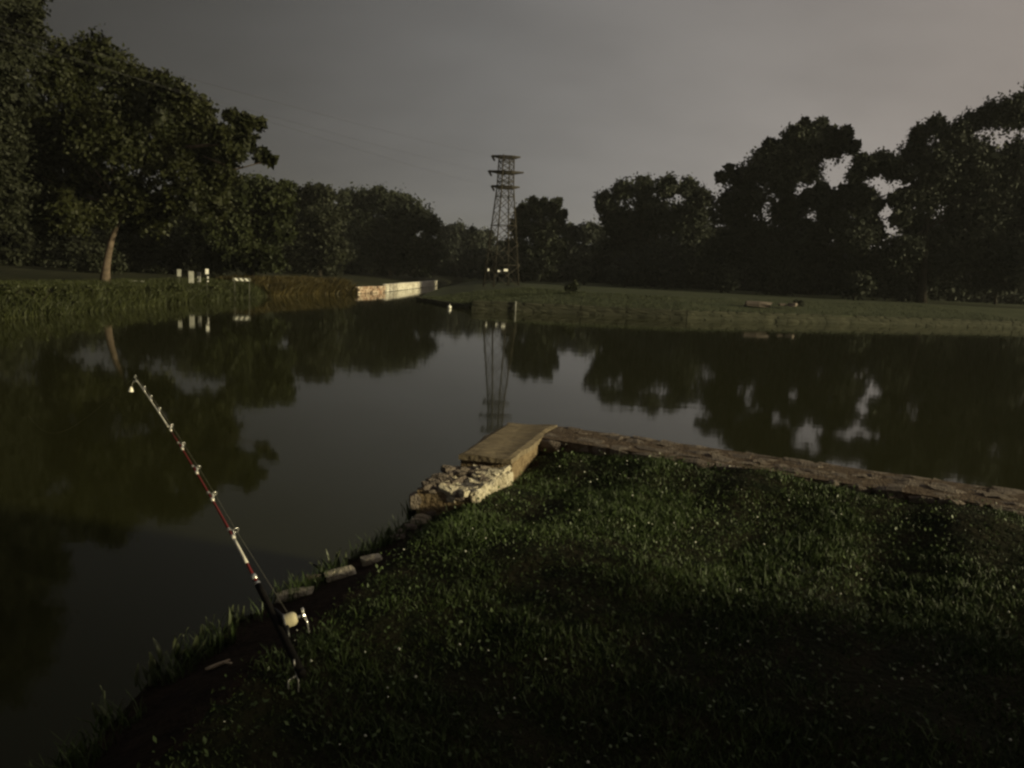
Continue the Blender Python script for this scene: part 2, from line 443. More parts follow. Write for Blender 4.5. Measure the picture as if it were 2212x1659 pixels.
# ------------------------------------------------------------------ trees
def leaf_quads(C, size, rng, up=0.25, w=0.55):
    N = len(C)
    a = rng.normal(size=(N, 3)); a /= np.linalg.norm(a, axis=1)[:, None]
    c = rng.normal(size=(N, 3)); c[:, 2] += up; b_ = np.cross(a, c); b_ /= np.linalg.norm(b_, axis=1)[:, None] + 1e-9
    s = (size * rng.uniform(0.6, 1.35, N))[:, None]
    return np.stack([C - a * s * .5, C + b_ * s * .5 * w, C + a * s * .5, C - b_ * s * .5 * w], 1)
def crown_points(lobes, leaf, rng, cover=2.0, clump=0.42):
    """lobes: (centre, radius)"""
    out_ = []
    for c, r in lobes:
        n = int(cover * 4 * math.pi * r * r / (leaf * leaf * 0.55))
        nk = max(16, int(34 + 14 * r))
        d = rng.normal(size=(nk, 3)); d /= np.linalg.norm(d, axis=1)[:, None]
        rad = r * (0.20 + 0.70 * rng.random(nk) ** 0.55)
        kc = np.array(c) + d * rad[:, None] * np.array([1, 1, 0.92])
        kr = r * clump * rng.uniform(0.45, 1.0, nk)
        w = kr ** 2; pick = rng.choice(nk, n, p=w / w.sum())
        q = rng.normal(size=(n, 3)); q /= np.linalg.norm(q, axis=1)[:, None]
        out_.append(kc[pick] + q * (kr[pick] * np.minimum(np.abs(rng.normal(0, .62, n)), 1.7))[:, None])
    return np.vstack(out_)
SPRAY = [0]
def tree(name, label, base, lobes_px, D, material, seed, group=None, trunk_r=0.35, bark='bark_dark', low=0.45, depth=0.8, cover=2.3, leaf=None, bend=None, trunk_top=None, limbs=6, cat='tree'):
    rng = np.random.default_rng(seed)
    leaf = leaf or (0.11 + 0.0032 * D)
    xsz = np.array([l[0] for l in lobes_px]); half = (xsz.max() - xsz.min()) / 2 * D / FPX
    lobes = []
    for l in lobes_px:
        r = l[2] * D / FPX
        dd = rng.uniform(-1, 1) * depth * half if len(l) < 4 else l[3]
        dd = max(-0.45 * D * 0.3, min(dd, 0.3 * D))
        p = at(l[0], l[1], D + dd)
        lobes.append(((p.x, p.y, p.z), r * 1.10 * (D + dd) / D))
    t = empty(name, base, label, cat, group)
    pts = crown_points(lobes, leaf, rng, cover)
    pts = pts[pts[:, 2] > base[2] + 0.05]
    q1 = leaf_quads(pts, leaf, rng)
    core = []
    for c, r in lobes:
        k = int(60 + 14 * r * r); d_ = rng.normal(size=(k, 3)); d_ /= np.linalg.norm(d_, axis=1)[:, None]
        core.append(np.array(c) + d_ * (r * .62 * rng.random(k) ** .4)[:, None])
    core = np.vstack(core); core = core[core[:, 2] > base[2] + .3]
    q2 = leaf_quads(core, leaf * 3.0, rng, w=.7)
    np_mesh('crown', np.concatenate([q1, q2]), 4, material, t)
    # trunk and limbs
    cx = np.mean([l[0] for l in lobes], axis=0)
    top = Vector(trunk_top) if trunk_top else Vector((base[0] * .5 + cx[0] * .5, base[1], cx[2]))
    b0 = Vector(base) - Vector((0, 0, 0.15))
    geos = []
    tp = []
    for i in range(7):
        s = i / 6
        p = b0.lerp(top, s)
        if bend:
            p = p + Vector(bend) * math.sin(math.pi * s)
        tp.append(p)
    rr = [trunk_r * (1.35 if i == 0 else 1 - 0.72 * i / 6) for i in range(7)]
    geos.append(tube_geo(tp, rr, 10))
    order = sorted(lobes, key=lambda l: -l[1])[:limbs]
    lg = []
    for (c, r) in order:
        s = rng.uniform(low, 0.95); k = min(5, int(s * 6)); p0 = tp[k]
        c = Vector(c)
        mid = p0.lerp(c, 0.5) + Vector(rng.normal(0, 0.06, 3)) * (c - p0).length
        lg.append(tube_geo([p0, p0.lerp(mid, .6), mid, c], [rr[k] * .55, rr[k] * .42, rr[k] * .3, rr[k] * .1], 6))
    v, f = geos[0]; obj('trunk', v, f, bark, t, smooth=True)
    for v, f in lg:
        obj('limb', v, f, bark, t, smooth=True)
    return t

def gz_left(x, y):
    d = lbx(y) - x
    return float(np.interp(d, [p[0] for p in prof], [p[1] for p in prof]))

G_L, G_R, G_C = 'trees along the left bank', 'trees along the right bank', 'trees beyond the water'
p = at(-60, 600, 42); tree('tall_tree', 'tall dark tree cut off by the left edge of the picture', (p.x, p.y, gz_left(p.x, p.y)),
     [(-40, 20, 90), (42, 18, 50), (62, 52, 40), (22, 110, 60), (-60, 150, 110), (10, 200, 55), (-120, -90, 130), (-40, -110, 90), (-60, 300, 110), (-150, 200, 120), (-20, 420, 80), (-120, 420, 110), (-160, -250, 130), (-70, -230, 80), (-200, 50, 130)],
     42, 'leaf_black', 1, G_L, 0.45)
p = at(226, 612, 51)
tree('leaning_tree', 'big olive green tree with a pale leaning trunk on the left bank', (p.x, 51, gz_left(p.x, 51)),
     [(150, 138, 55), (205, 125, 48), (255, 160, 52), (118, 170, 50), (180, 220, 70), (308, 182, 40), (345, 182, 32), (388, 210, 42), (300, 250, 70), (400, 280, 60), (430, 240, 38),
      (230, 300, 80), (120, 300, 80), (60, 250, 70), (340, 340, 70), (425, 350, 50), (200, 390, 66), (90, 400, 76), (285, 420, 56), (150, 465, 50), (230, 470, 28), (30, 350, 70), (470, 320, 40),
      (500, 250, 18), (530, 268, 24), (560, 268, 16), (530, 308, 30), (566, 338, 17), (498, 335, 30), (584, 346, 8), (478, 292, 26), (512, 292, 22), (445, 290, 36), (440, 392, 46), (485, 378, 34), (400, 425, 48), (335, 455, 48), (460, 436, 40), (200, 445, 46), (160, 425, 46), (110, 470, 50), (285, 470, 40)],
     51, 'leaf_olive', 2, G_L, 0.30, 'bark', 0.84, 0.6, bend=(-.45, 0, 0), trunk_top=tuple(at(285, 420, 51)), limbs=12)
lt = [o for o in COL.objects if o.name.startswith('leaning_tree')][0]
tube('limb', [at(300, 380, 51), at(400, 318, 51), at(470, 312, 51), at(535, 296, 51)], [.16, .12, .08, .03], 'bark', lt, 7)
tube('limb', [at(440, 338, 51), at(510, 366, 51), at(560, 352, 51), at(586, 344, 51)], [.07, .05, .035, .015], 'bark', lt, 6)
p = at(545, 612, 72)
tree('bushy_tree', 'rounded green tree with foliage down to the bank left of the dry reeds', (p.x, 72, gz_left(p.x, 72)),
     [(520, 420, 45), (575, 425, 42), (618, 412, 27), (560, 480, 55), (500, 500, 60), (600, 490, 40), (540, 550, 50), (588, 560, 32), (470, 560, 40), (450, 480, 50), (610, 445, 32), (560, 400, 25)],
     72, 'leaf_green', 3, G_L, 0.3, depth=0.6)
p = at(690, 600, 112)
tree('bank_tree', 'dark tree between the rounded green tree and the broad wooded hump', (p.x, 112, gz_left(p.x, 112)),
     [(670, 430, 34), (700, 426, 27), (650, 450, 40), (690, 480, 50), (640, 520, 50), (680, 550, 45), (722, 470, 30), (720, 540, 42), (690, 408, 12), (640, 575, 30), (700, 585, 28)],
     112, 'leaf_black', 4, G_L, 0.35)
p = at(840, 600, 150)
tree('broad_tree', 'broad dark domed tree behind the pale canal wall', (p.x, 150, WL + 1.6),
     [(762, 440, 36), (800, 438, 36), (850, 448, 42), (895, 466, 38), (928, 485, 28), (780, 500, 60), (860, 520, 60), (928, 540, 42), (760, 560, 48), (840, 570, 42), (905, 580, 32), (742, 428, 16), (820, 415, 14), (880, 435, 15)],
     150, 'leaf_dark', 5, G_L, 0.45)
p = at(985, 600, 240); tree('distant_tree', 'far tree in the dip of the skyline left of the pylon', (p.x, 240, WL + 1.3),
     [(965, 508, 26), (990, 505, 26), (955, 550, 38), (995, 555, 40), (970, 585, 30), (1010, 580, 28)], 240, 'leaf_grey', 6, G_C, 0.5)
p = at(1040, 600, 215); tree('distant_tree', 'far tree whose low crown meets the left leg of the pylon', (p.x, 215, WL + 1.7),
     [(1022, 512, 24), (1050, 518, 24), (1030, 555, 36), (1062, 560, 34), (1040, 590, 28), (1085, 545, 28), (1100, 575, 34)], 215, 'leaf_grey', 7, G_C, 0.5)
p = at(1165, 620, 150); tree('spiky_tree', 'dark tree with ragged spiky top right of the pylon', (p.x, 150, WL + 1.7),
     [(1130, 456, 20), (1160, 454, 26), (1192, 452, 23), (1205, 437, 9), (1218, 462, 9), (1150, 434, 8), (1175, 436, 8), (1128, 490, 30), (1172, 500, 38), (1118, 540, 36), (1170, 560, 48), (1202, 484, 20), (1200, 540, 34), (1140, 595, 32), (1190, 600, 30)],
     150, 'leaf_dark', 8, G_C, 0.35)
p = at(1255, 620, 185); tree('distant_tree', 'low tree filling the notch between spiky tree and flat topped tree', (p.x, 185, WL + 1.75),
     [(1230, 504, 26), (1268, 503, 26), (1296, 508, 22), (1240, 560, 44), (1290, 560, 44), (1250, 600, 30), (1300, 600, 28)], 185, 'leaf_grey', 9, G_C, 0.4)
p = at(1410, 630, 145); tree('flat_topped_tree', 'wide flat topped dark tree right of the pylon', (p.x, 145, WL + 1.7),
     [(1308, 432, 24), (1345, 412, 28), (1390, 407, 30), (1440, 405, 29), (1488, 408, 29), (1514, 428, 26), (1330, 475, 42), (1400, 470, 60), (1480, 480, 60), (1340, 545, 46), (1420, 560, 58), (1500, 560, 58), (1298, 448, 12), (1372, 600, 36), (1460, 610, 34), (1535, 600, 34)],
     145, 'leaf_dark', 10, G_R, 0.45)
p = at(1690, 640, 118); tree('lobed_tree', 'tall dark tree with knobbly lobes standing above the right bank', (p.x, 118, WL + 1.7),
     [(1558, 382, 15), (1576, 362, 9), (1602, 386, 32), (1640, 370, 36), (1662, 312, 15), (1690, 328, 32), (1718, 292, 26), (1738, 268, 15), (1772, 270, 18), (1790, 292, 26), (1826, 290, 20), (1842, 318, 17), (1762, 320, 32), (1720, 350, 36),
      (1630, 430, 38), (1580, 450, 50), (1700, 455, 42), (1775, 415, 26), (1620, 520, 70), (1730, 525, 70), (1560, 560, 60), (1680, 590, 58), (1790, 570, 60), (1800, 480, 44), (1735, 308, 42), (1700, 372, 46), (1655, 345, 32), (1800, 318, 32), (1745, 372, 30), (1690, 400, 34), (1750, 430, 30), (1828, 424, 34), (1795, 450, 36), (1850, 408, 24)],
     118, 'leaf_dark', 11, G_R, 0.5, cover=2.3, depth=.35)
p = at(1990, 655, 108); tree('great_tree', 'largest dark tree at the right edge rising toward the corner', (p.x, 108, WL + 1.7),
     [(1850, 378, 22), (1886, 358, 18), (1930, 358, 22), (1868, 420, 22), (1978, 325, 36), (1988, 288, 22), (2018, 272, 24), (2060, 298, 38), (2098, 266, 28), (2140, 248, 32), (2180, 248, 42), (2228, 228, 44),
      (2020, 360, 48), (2100, 350, 60), (2190, 350, 60), (1990, 425, 50), (2100, 450, 70), (2200, 450, 70), (1845, 505, 48), (1950, 545, 46), (2040, 540, 70), (2150, 560, 70), (1870, 590, 60), (1960, 605, 56), (2220, 560, 60), (1985, 490, 40), (1888, 362, 30), (1932, 362, 30), (1868, 440, 36), (1952, 430, 30), (1875, 500, 42), (1900, 440, 12), (1905, 348, 24), (1865, 352, 24), (1955, 375, 26), (1850, 440, 28), (1945, 470, 26), (1880, 470, 18), (1930, 430, 14), (2060, 400, 50), (2150, 400, 50)],
     108, 'leaf_dark', 12, G_R, 0.6, cover=2.3, depth=.35)
p = at(2360, 650, 110); tree('edge_tree', 'dark tree beyond the right edge behind the largest tree', (p.x, 110, WL + 1.7),
     [(2290, 220, 60), (2350, 240, 60), (2300, 330, 80), (2390, 340, 80), (2290, 450, 80), (2400, 470, 90), (2300, 570, 80), (2420, 600, 80)],
     110, 'leaf_dark', 13, G_R, 0.5)
# second rows that close the view between the crowns
back = [('left', -10, 470, 72, 90), ('left', 130, 520, 74, 80), ('left', 300, 510, 74, 80), ('left', 420, 490, 84, 75), ('left', 215, 560, 66, 38),
        ('right', 1360, 520, 165, 60), ('right', 1540, 530, 155, 60), ('right', 1720, 555, 140, 60), ('right', 1830, 560, 135, 50), ('right', 1990, 555, 132, 60), ('right', 2150, 520, 132, 80), ('right', 1235, 560, 190, 40)]
blab = ['black undergrowth tree at the far left behind the tall tree', 'black undergrowth tree left of the pale leaning trunk', 'black undergrowth tree right of the pale leaning trunk', 'black undergrowth tree behind the rounded green tree',
        'small black understory tree directly behind the leaning trunk',
        'dark filler tree behind the flat topped tree', 'dark filler tree in the gap before the knobbly tree', 'dark filler tree behind the knobbly tree trunk', 'dark filler tree below the sky holes',
        'dark filler tree behind the left half of the largest tree', 'dark filler tree behind the right half of the largest tree', 'dark filler tree low behind the spiky tree']
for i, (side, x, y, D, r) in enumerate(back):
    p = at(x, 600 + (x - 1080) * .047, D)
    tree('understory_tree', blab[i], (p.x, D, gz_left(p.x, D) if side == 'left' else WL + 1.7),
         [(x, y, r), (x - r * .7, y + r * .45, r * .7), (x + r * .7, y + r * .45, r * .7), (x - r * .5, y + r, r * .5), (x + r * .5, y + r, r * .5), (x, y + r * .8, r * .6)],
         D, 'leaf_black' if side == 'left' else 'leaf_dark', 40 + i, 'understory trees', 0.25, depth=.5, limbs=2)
# pale bare branch in the rounded tree
# bushes on the lawns and banks
def bush(name, label, base, r, h, material, seed, group=None, leaf=0.22, n=5, cover=2.0):
    rng = np.random.default_rng(seed)
    t = empty(name, base, label, 'bush', group)
    lobes = []
    for i in range(n):
        a = rng.uniform(0, 6.28); q = rng.uniform(0, .6) * r
        lobes.append(((base[0] + q * math.cos(a), base[1] + q * math.sin(a), base[2] + h * rng.uniform(.3, .68)), h * rng.uniform(.28, .42)))
    lobes.append(((base[0], base[1], base[2] + h * .62), h * .38))
    pts = crown_points(lobes, leaf, rng, cover, 0.5); pts = pts[pts[:, 2] > base[2] - .05]
    np_mesh('foliage', leaf_quads(pts, leaf, rng), 4, material, t)
    for i in range(4):
        a = rng.uniform(0, 6.28)
        tube('stem', [base, (base[0] + .2 * r * math.cos(a), base[1] + .2 * r * math.sin(a), base[2] + h * .4), (base[0] + .5 * r * math.cos(a), base[1] + .5 * r * math.sin(a), base[2] + h * .75)], [.03 * h, .02 * h, .008 * h], 'bark_dark', t, 5)
    return t
q = at(1235, 638, 71); bush('lawn_bush', 'small pale bush alone on the far lawn right of the pylon', (q.x, 71, CREST - .25), .9, 1.2, 'leaf_green', 60, leaf=.2)
q = at(1728, 655, 73); bush('lawn_bush', 'tiny bush beside the small rocks on the right lawn', (q.x, 73, CREST - .45), .7, .75, 'leaf_dark', 61, leaf=.2)
for i, (x, D, h) in enumerate(((1440, 128, 10.0), (1350, 126, 5.6), (1262, 130, 3.6), (1075, 125, 5.2), (1130, 130, 4.6), (1560, 112, 4.0), (1850, 102, 4.0))):
    q = at(x, 600, D)
    bush('shrub', ['greyish rounded shrub in front of the flat topped tree', 'low round shrub at the left foot of the flat topped tree', 'low shrub at the lawn edge below the notch', 'tangled shrub grown around the foot of the pylon',
                   'shrub at the foot of the spiky tree', 'shrub at the left foot of the knobbly tree', 'shrub below the sky holes of the right trees'][i],
         (q.x, D, CREST), h * .7, h, ['leaf_grey', 'leaf_grey', 'leaf_dark', 'leaf_dark', 'leaf_dark', 'leaf_dark', 'leaf_dark'][i], 70 + i, 'shrubs at the lawn edge', leaf=.55, n=6)
wbl = ['leafy bush at the far left water edge', 'second leafy bush from the left water edge', 'third leafy bush from the left, below the tall tree', 'leafy bush at the water edge just left of the leaning trunk',
       'low bush below the leaning trunk', 'low bush below the bench', 'low bush left of the small pale sign', 'low bush below the grey boards', 'low bush below the bright marker sign', 'low bush below the striped barrier', 'last low bush before the dry reeds']
for i, (D, h, off) in enumerate(((35.5, 1.3, 1.0), (38, 1.1, .9), (40, 1.25, 1.1), (42.5, 1.15, .8), (46, 1.0, .9), (49.5, .95, .7), (53, 1.0, .8), (56, .85, .6), (59, .9, .7), (62.5, .85, .6), (66, .95, .7))):
    bush('bank_bush', wbl[i], (lbx(D) - off, D, WL + .3), 1.3, h, 'reed', 80 + i, 'bushes at the left water edge', leaf=.15 if i < 4 else .2, n=7)
# unseen trees and shrubs added behind the camera to darken the foreground
for i, (x, y, h) in enumerate(((7.9, 0.75, 1.9), (8.2, -0.6, 2.36), (8.6, -2.1, 2.55), (8.9, -3.8, 2.4), (9.2, -5.6, 2.5))):
    bush('bank_shrub', ['shrub on the near bank outside the picture, nearest the water', 'shrub on the near bank outside the picture, next to the one nearest the water', 'second shrub on the near bank outside the picture', 'third shrub on the near bank outside the picture', 'last shrub on the near bank outside the picture'][i],
         (x, y, .9), 1.0, h, 'leaf_dark', 90 + i, 'shrubs on the near bank', leaf=.11, n=16, cover=1.9)
def shade_tree(label, base, lobes, seed):  # unseen canopy added to cut the sky light on the near bank
    rng = np.random.default_rng(seed)
    t = empty('shade_tree', base, label, 'tree', 'trees behind the camera')
    pts = crown_points(lobes, .26, rng, 1.3)
    np_mesh('crown', leaf_quads(pts, .26, rng), 4, 'leaf_dark', t)
    top = (base[0], base[1], base[2] + 6)
    tube('trunk', [base, (base[0] + .1, base[1], base[2] + 3), top], [.32, .25, .15], 'bark_dark', t, 10)
    for c, r in lobes[:5]:
        tube('limb', [(base[0] + .05, base[1], base[2] + 4), tuple(.5 * (np.array(c) + np.array(top))), c], [.14, .1, .03], 'bark_dark', t, 6)
shade_tree('tree behind the camera whose crown hangs over the near bank', (1.5, -4.5, .85),
           [((0.5, -2.5, 7.0), 2.3), ((3.2, -2.6, 6.6), 2.2), ((-2.2, -3.2, 7.0), 2.3), ((1.5, -4.6, 8.2), 2.6), ((-.5, -6, 7), 2.5), ((4, -5.5, 7), 2.5), ((1, -0.9, 7.4), 1.8), ((-4.5, -4, 6.6), 2.2), ((0, 0.8, 7.8), 1.7), ((2.6, 0.4, 7.4), 1.8)], 101)
shade_tree('left one of the trees behind the camera', (-2.0, -11, .85),
           [((-2, -10, 5.5), 3.2), ((-6, -9, 5.2), 3), ((2, -11, 5.0), 3.2), ((-3, -11, 9), 3.4), ((1, -10, 9.5), 3)], 102)
shade_tree('right one of the trees behind the camera', (8, -12, .85),
           [((7, -11, 5.5), 3.2), ((11, -12, 6), 3.2), ((8, -12, 9.5), 3.4), ((4.5, -11, 8.5), 3), ((12, -9, 8.5), 2.6)], 103)

# closed wood far behind the banks: reads as one mass
rng = np.random.default_rng(77)
wp = []
for (x0, y0, x1, y1, h0, n_) in ((70, 145, 260, 190, 13, 34000), (12, 195, 75, 150, 12, 16000), (-10, 262, 14, 200, 11, 6000), (-150, 150, -45, 140, 12, 12000), (-46, 142, -30, 270, 12, 12000), (-40, 275, 20, 275, 12, 8000), (-150, 20, -52, 140, 14, 20000)):
    t_ = rng.random(n_); q_ = rng.random(n_)
    hh = h0 * (.75 + .25 * np.sin(t_ * 23 + x0) * np.sin(t_ * 57 + 1))
    wp.append(np.stack([x0 + (x1 - x0) * t_ + rng.normal(0, 2.2, n_), y0 + (y1 - y0) * t_ + rng.normal(0, 2.2, n_), WL + 1.3 + hh * q_ ** .9], 1))
wp = np.vstack(wp)
o = np_mesh('distant_wood', leaf_quads(wp, np.full(len(wp), 1.25), rng, w=.7), 4, 'leaf_dark'); o['kind'] = 'stuff'; tag(o, 'unbroken dark wood closing the view low behind the trees', 'wood')

# ------------------------------------------------------------------ left bank grass and reeds (uncountable)
def blades(name, roots, h, w, rng, material, parent=None, lean=0.35):
    N = len(roots)
    a = rng.uniform(0, 2 * math.pi, N); side = np.stack([np.cos(a), np.sin(a), np.zeros(N)], 1)
    la = rng.uniform(0, 2 * math.pi, N); lv = np.stack([np.cos(la), np.sin(la), np.zeros(N)], 1) * (lean * h * rng.uniform(.2, 1.3, N))[:, None]
    up = np.zeros((N, 3)); up[:, 2] = h
    w = w[:, None]
    v = np.stack([roots - side * w * .5, roots + side * w * .5, roots + up * .55 + lv * .35 + side * w * .4, roots + up * .55 + lv * .35 - side * w * .4, roots + up * .97 + lv], 1)
    # order for faces: (0,1,2,3) and (3,2,4)
    return np_mesh(name, v, 5, material, parent)
rng = np.random.default_rng(5)
def bank_strip(y0, y1, n, hmin, hmax, wmin, wmax, dmax, material, name, label):
    y = y0 + (y1 - y0) * rng.random(n) ** 1.0
    d = -0.12 + dmax * rng.random(n) ** 1.5
    x = np.array([lbx(t) for t in y]) - d
    z = np.interp(d, [p[0] for p in prof], [p[1] for p in prof])
    patch = 0.6 + 0.4 * np.sin(y * 0.9 + 2 * np.sin(y * .37)) * np.sin(d * 1.7 + y * .5)
    h = rng.uniform(hmin, hmax, n) * (0.65 + .5 * patch) * np.clip(1.15 - d * .13, .25, 1.2)
    o = blades(name, np.stack([x, y, z - .03], 1), h, rng.uniform(wmin, wmax, n), rng, material, lean=.95)
    o['kind'] = 'stuff'; tag(o, label, 'grass')
bank_strip(18, 70, 26000, .2, .75, .03, .08, 7, 'reed', 'bank_grass', 'tall olive grass and weeds along the left water edge')
bank_strip(69, 86.2, 8000, .5, 1.25, .09, .18, 5, 'dry_reed', 'dry_reeds', 'yellow brown reeds beside the pale canal wall')
n = 30000   # short tufts that roughen the far lawn
bx_ = rng.uniform(0, 1, n); by_ = rng.random(n) ** 1.3
ed = np.array([(r[0], r[1], r[2], r[3], r[4]) for r in RB[4:10]]); ti = bx_ * 4.999; ii = ti.astype(int); fr = (ti - ii)[:, None]
e = ed[ii] * (1 - fr) + ed[ii + 1] * fr
t_ = by_
zz = np.where(t_ < .15, e[:, 2] - .02 + .14 * t_ / .15, np.where(t_ < .5, e[:, 2] + .12 + ((CREST - e[:, 2]) * .55 - .12) * (t_ - .15) / .35, e[:, 2] + (CREST - e[:, 2]) * (.55 + .45 * (t_ - .5) / .5)))
o = blades('lawn_tufts', np.stack([e[:, 0] + (e[:, 3] - e[:, 0]) * t_, e[:, 1] + (e[:, 4] - e[:, 1]) * t_, zz - .02], 1), rng.uniform(.05, .16, n), rng.uniform(.03, .08, n), rng, 'lawn_blade', lean=.8)
o['kind'] = 'stuff'; tag(o, 'short uneven grass over the far lawn', 'grass')

# ------------------------------------------------------------------ far walls
rng = np.random.default_rng(8)
def block_wall(name, label, pts, courses, z0, blen, kind, depth, cat='wall', core=None, jitter=.04, skip=0.0, rot=.02):
    base = Vector((pts[0][0], pts[0][1], 0))
    t = empty(name, base, label, cat)
    gv = []
    for (a, b_) in zip(pts[:-1], pts[1:]):
        a = Vector((*a, 0)); b_ = Vector((*b_, 0)); L = (b_ - a).length; u = (b_ - a).normalized(); nrm = Vector((u.y, -u.x, 0))
        zt = z0
        for ci, ch in enumerate(courses):
            s = -rng.uniform(0, blen * .5) * (ci % 2)
            while s < L - .02:
                l = blen * rng.uniform(.7, 1.3); e0 = max(s, 0); e1 = min(s + l, L); s += l
                if e1 - e0 < .08 or rng.random() < skip:
                    continue
                c = a + u * ((e0 + e1) / 2) + nrm * rng.normal(0, jitter) ; c.z = zt + ch / 2 + rng.normal(0, jitter * .3)
                stone('block', kind, t, c, ((e1 - e0) * 1.0, depth, ch * 1.02), (rng.normal(0, rot), rng.normal(0, rot), math.atan2(u.y, u.x) + rng.normal(0, rot)), rng)
            zt += ch
        if core:
            mid = (a + b_) / 2 + nrm * (depth * .10); mid.z = z0 + sum(courses) * .46
            gv.append(box_geo(mid, (L, depth * .6, sum(courses) * .86), (u, nrm, Vector((0, 0, 1)))))
    if gv:
        v, f = join_geo(gv); obj('core', v, f, core, t)
    return t
block_wall('stone_embankment', 'long low dark stone wall along the far right bank', [(-3.7, 62.9), (14.5, 63.1), (52.3, 76.3), (80, 86.5)], (.33, .28, .22), WL - .06, 1.35, 'far_stone', .5, core='far_stone', jitter=.02, skip=.05)
block_wall('stone_edging', 'low broken stone edge on the near tip of the far lawn', [(-10.0, 75.8), (-6.7, 68.8), (-4.05, 63.3)], (.22, .14), WL - .02, 1.1, 'far_stone', .4, core='far_stone', jitter=.06, skip=.15, rot=.05)
block_wall('canal_wall', 'tall pale whitewashed canal wall catching the light on the left bank', [(-17.0, 96.3), (-16.6, 112), (-16.4, 128), (-16.2, 150)][::-1], (.27, .27, .25, .22), WL + .02, 1.2, 'whitewash', .55, core='whitewash', jitter=.02)
block_wall('rubble_wall', 'low rubble wall of brown and white stones between reeds and whitewashed wall', [(-18.45, 86.3), (-17.6, 91), (-17.0, 95.8)][::-1], (.28, .26, .26), WL, .62, 'rubble_far', .5, core='mortar', jitter=.06, skip=.05, rot=.06)
# pale post in front of the embankment
q = on(1113, 673, WL)
t = empty('mooring_post', (q.x, q.y, WL), 'small pale mooring post standing at the far stone wall', 'post')
tube('post', [(q.x, q.y, WL - .3), (q.x, q.y, WL + .74)], [.065, .06], 'sign_grey', t, 10)
tube('cap', [(q.x, q.y, WL + .735), (q.x, q.y, WL + .80), (q.x, q.y, WL + .86)], [.085, .085, .04], 'sign_grey', t, 10)
# white float
q = on(971, 664, WL + .10)
t = empty('float_buoy', (q.x, q.y, WL), 'small bright white float at the tip of the far lawn', 'buoy')
V = []; Fc = []
for i in range(7):
    th = math.pi * i / 6
    for k in range(10):
        V.append((q.x + .17 * math.sin(th) * math.cos(k * .6283), q.y + .17 * math.sin(th) * math.sin(k * .6283), WL + .12 - .17 * math.cos(th)))
for i in range(6):
    for k in range(10):
        Fc.append((i * 10 + k, i * 10 + (k + 1) % 10, (i + 1) * 10 + (k + 1) % 10, (i + 1) * 10 + k))
obj('ball', V, Fc, 'buoy', t, True)
tube('eyelet', [(q.x, q.y, WL + .30), (q.x + .03, q.y, WL + .36), (q.x, q.y, WL + .40)], .02, 'buoy', t, 6)

# rocks on the lawn
q = at(1637, 657, 69)
o = stone('flat_boulder', 'stone', None, (q.x, 69, q.z), (2.55, .9, .52), (0, .02, -.1), rng); tag(o, 'long flat pale boulder lying on the right lawn', 'boulder')
for i, (x, s) in enumerate(((1690, .55), (1712, .8))):
    q = at(x, 657, 70)
    o = stone('rock', 'stone', None, (q.x, 70, q.z - .05), (s * 1.3, s, s * .45), (0, 0, i), rng); tag(o, ['smaller of two pale rocks right of the flat boulder', 'larger of two pale rocks right of the flat boulder'][i], 'rock')

# ------------------------------------------------------------------ signs and boards on the left bank
FACE = Vector((.62, -.78, 0)).normalized(); SIDE = Vector((FACE.y, -FACE.x, 0)) * -1
def board(name, parent, c, w, h, material, thick=.03):
    v, f = box_geo(c, (w, thick, h), (SIDE, FACE, Vector((0, 0, 1)))); return obj(name, v, f, material, parent)
def signpost(name, label, px, ytop, ybot, D, w, material, cat='sign', post=True, group=None):
    a = at(px, ytop, D); b_ = at(px, ybot, D); g = gz_left(a.x, D)
    t = empty(name, (a.x, D, g), label, cat, group)
    c = (a + b_) / 2
    board('panel', t, c, w, a.z - b_.z, material)
    board('frame', t, c - FACE * .03, w + .05, a.z - b_.z + .05, 'post_dark', .03)
    tube('post', [(a.x, D, g - .2), (a.x, D, a.z)], .03, 'post_dark', t, 8).location += -FACE * .075
    return t
signpost('small_sign', 'small pale sign on a thin post, leftmost of the bank signs', 387, 582, 597, 58, .30, 'sign_grey')
signpost('information_board', 'wider grey upright board in the middle of the bank signs', 413, 586, 611, 58, .38, 'sign_grey')
signpost('information_board', 'narrow grey upright board right of the wider one', 430, 588, 609, 58.3, .24, 'sign_grey')
t = signpost('marker_sign', 'bright white marker sign on a banded post, rightmost of the bank signs', 447, 581, 592, 58, .24, 'sign_white')
for y0, y1 in ((597, 602), (606, 609)):
    a = at(448.5, y0, 57.9); b_ = at(448.5, y1, 57.9)
    v, f = tube_geo([(a.x, 57.9, b_.z), (a.x, 57.9, a.z)], [.07, .07], 8); obj('band', v, f, 'sign_white', t)
a = at(522, 604, 62)
t = empty('striped_barrier', (a.x, 62, gz_left(a.x, 62)), 'low dark barrier board with three slanted white stripes', 'barrier')
board('board', t, a, 1.5, .3, 'post_dark')
for i in (-1, 0, 1):
    c = a + SIDE * (.42 * i) + FACE * .02
    v = []
    for s in (0, .008):
        for dx, dz in ((-.20, .10), (-.02, .10), (.18, -.10), (0, -.10)):
            v.append(c + FACE * s + SIDE * dx + Vector((0, 0, dz)))
    obj('stripe', v, [(4, 5, 6, 7), (0, 3, 2, 1), (0, 1, 5, 4), (1, 2, 6, 5), (2, 3, 7, 6), (3, 0, 4, 7)], 'sign_white', t)
for s in (-.6, .6):
    c = a + SIDE * s; tube('leg', [(c.x, c.y + .05, t.location.z - .2), (c.x, c.y + .05, a.z + .12)], .035, 'post_dark', t, 8)
a = at(294, 607, 55)
t = empty('park_bench', (a.x, 55, gz_left(a.x, 55)), 'plain bench with one pale plank right of the leaning trunk', 'bench')
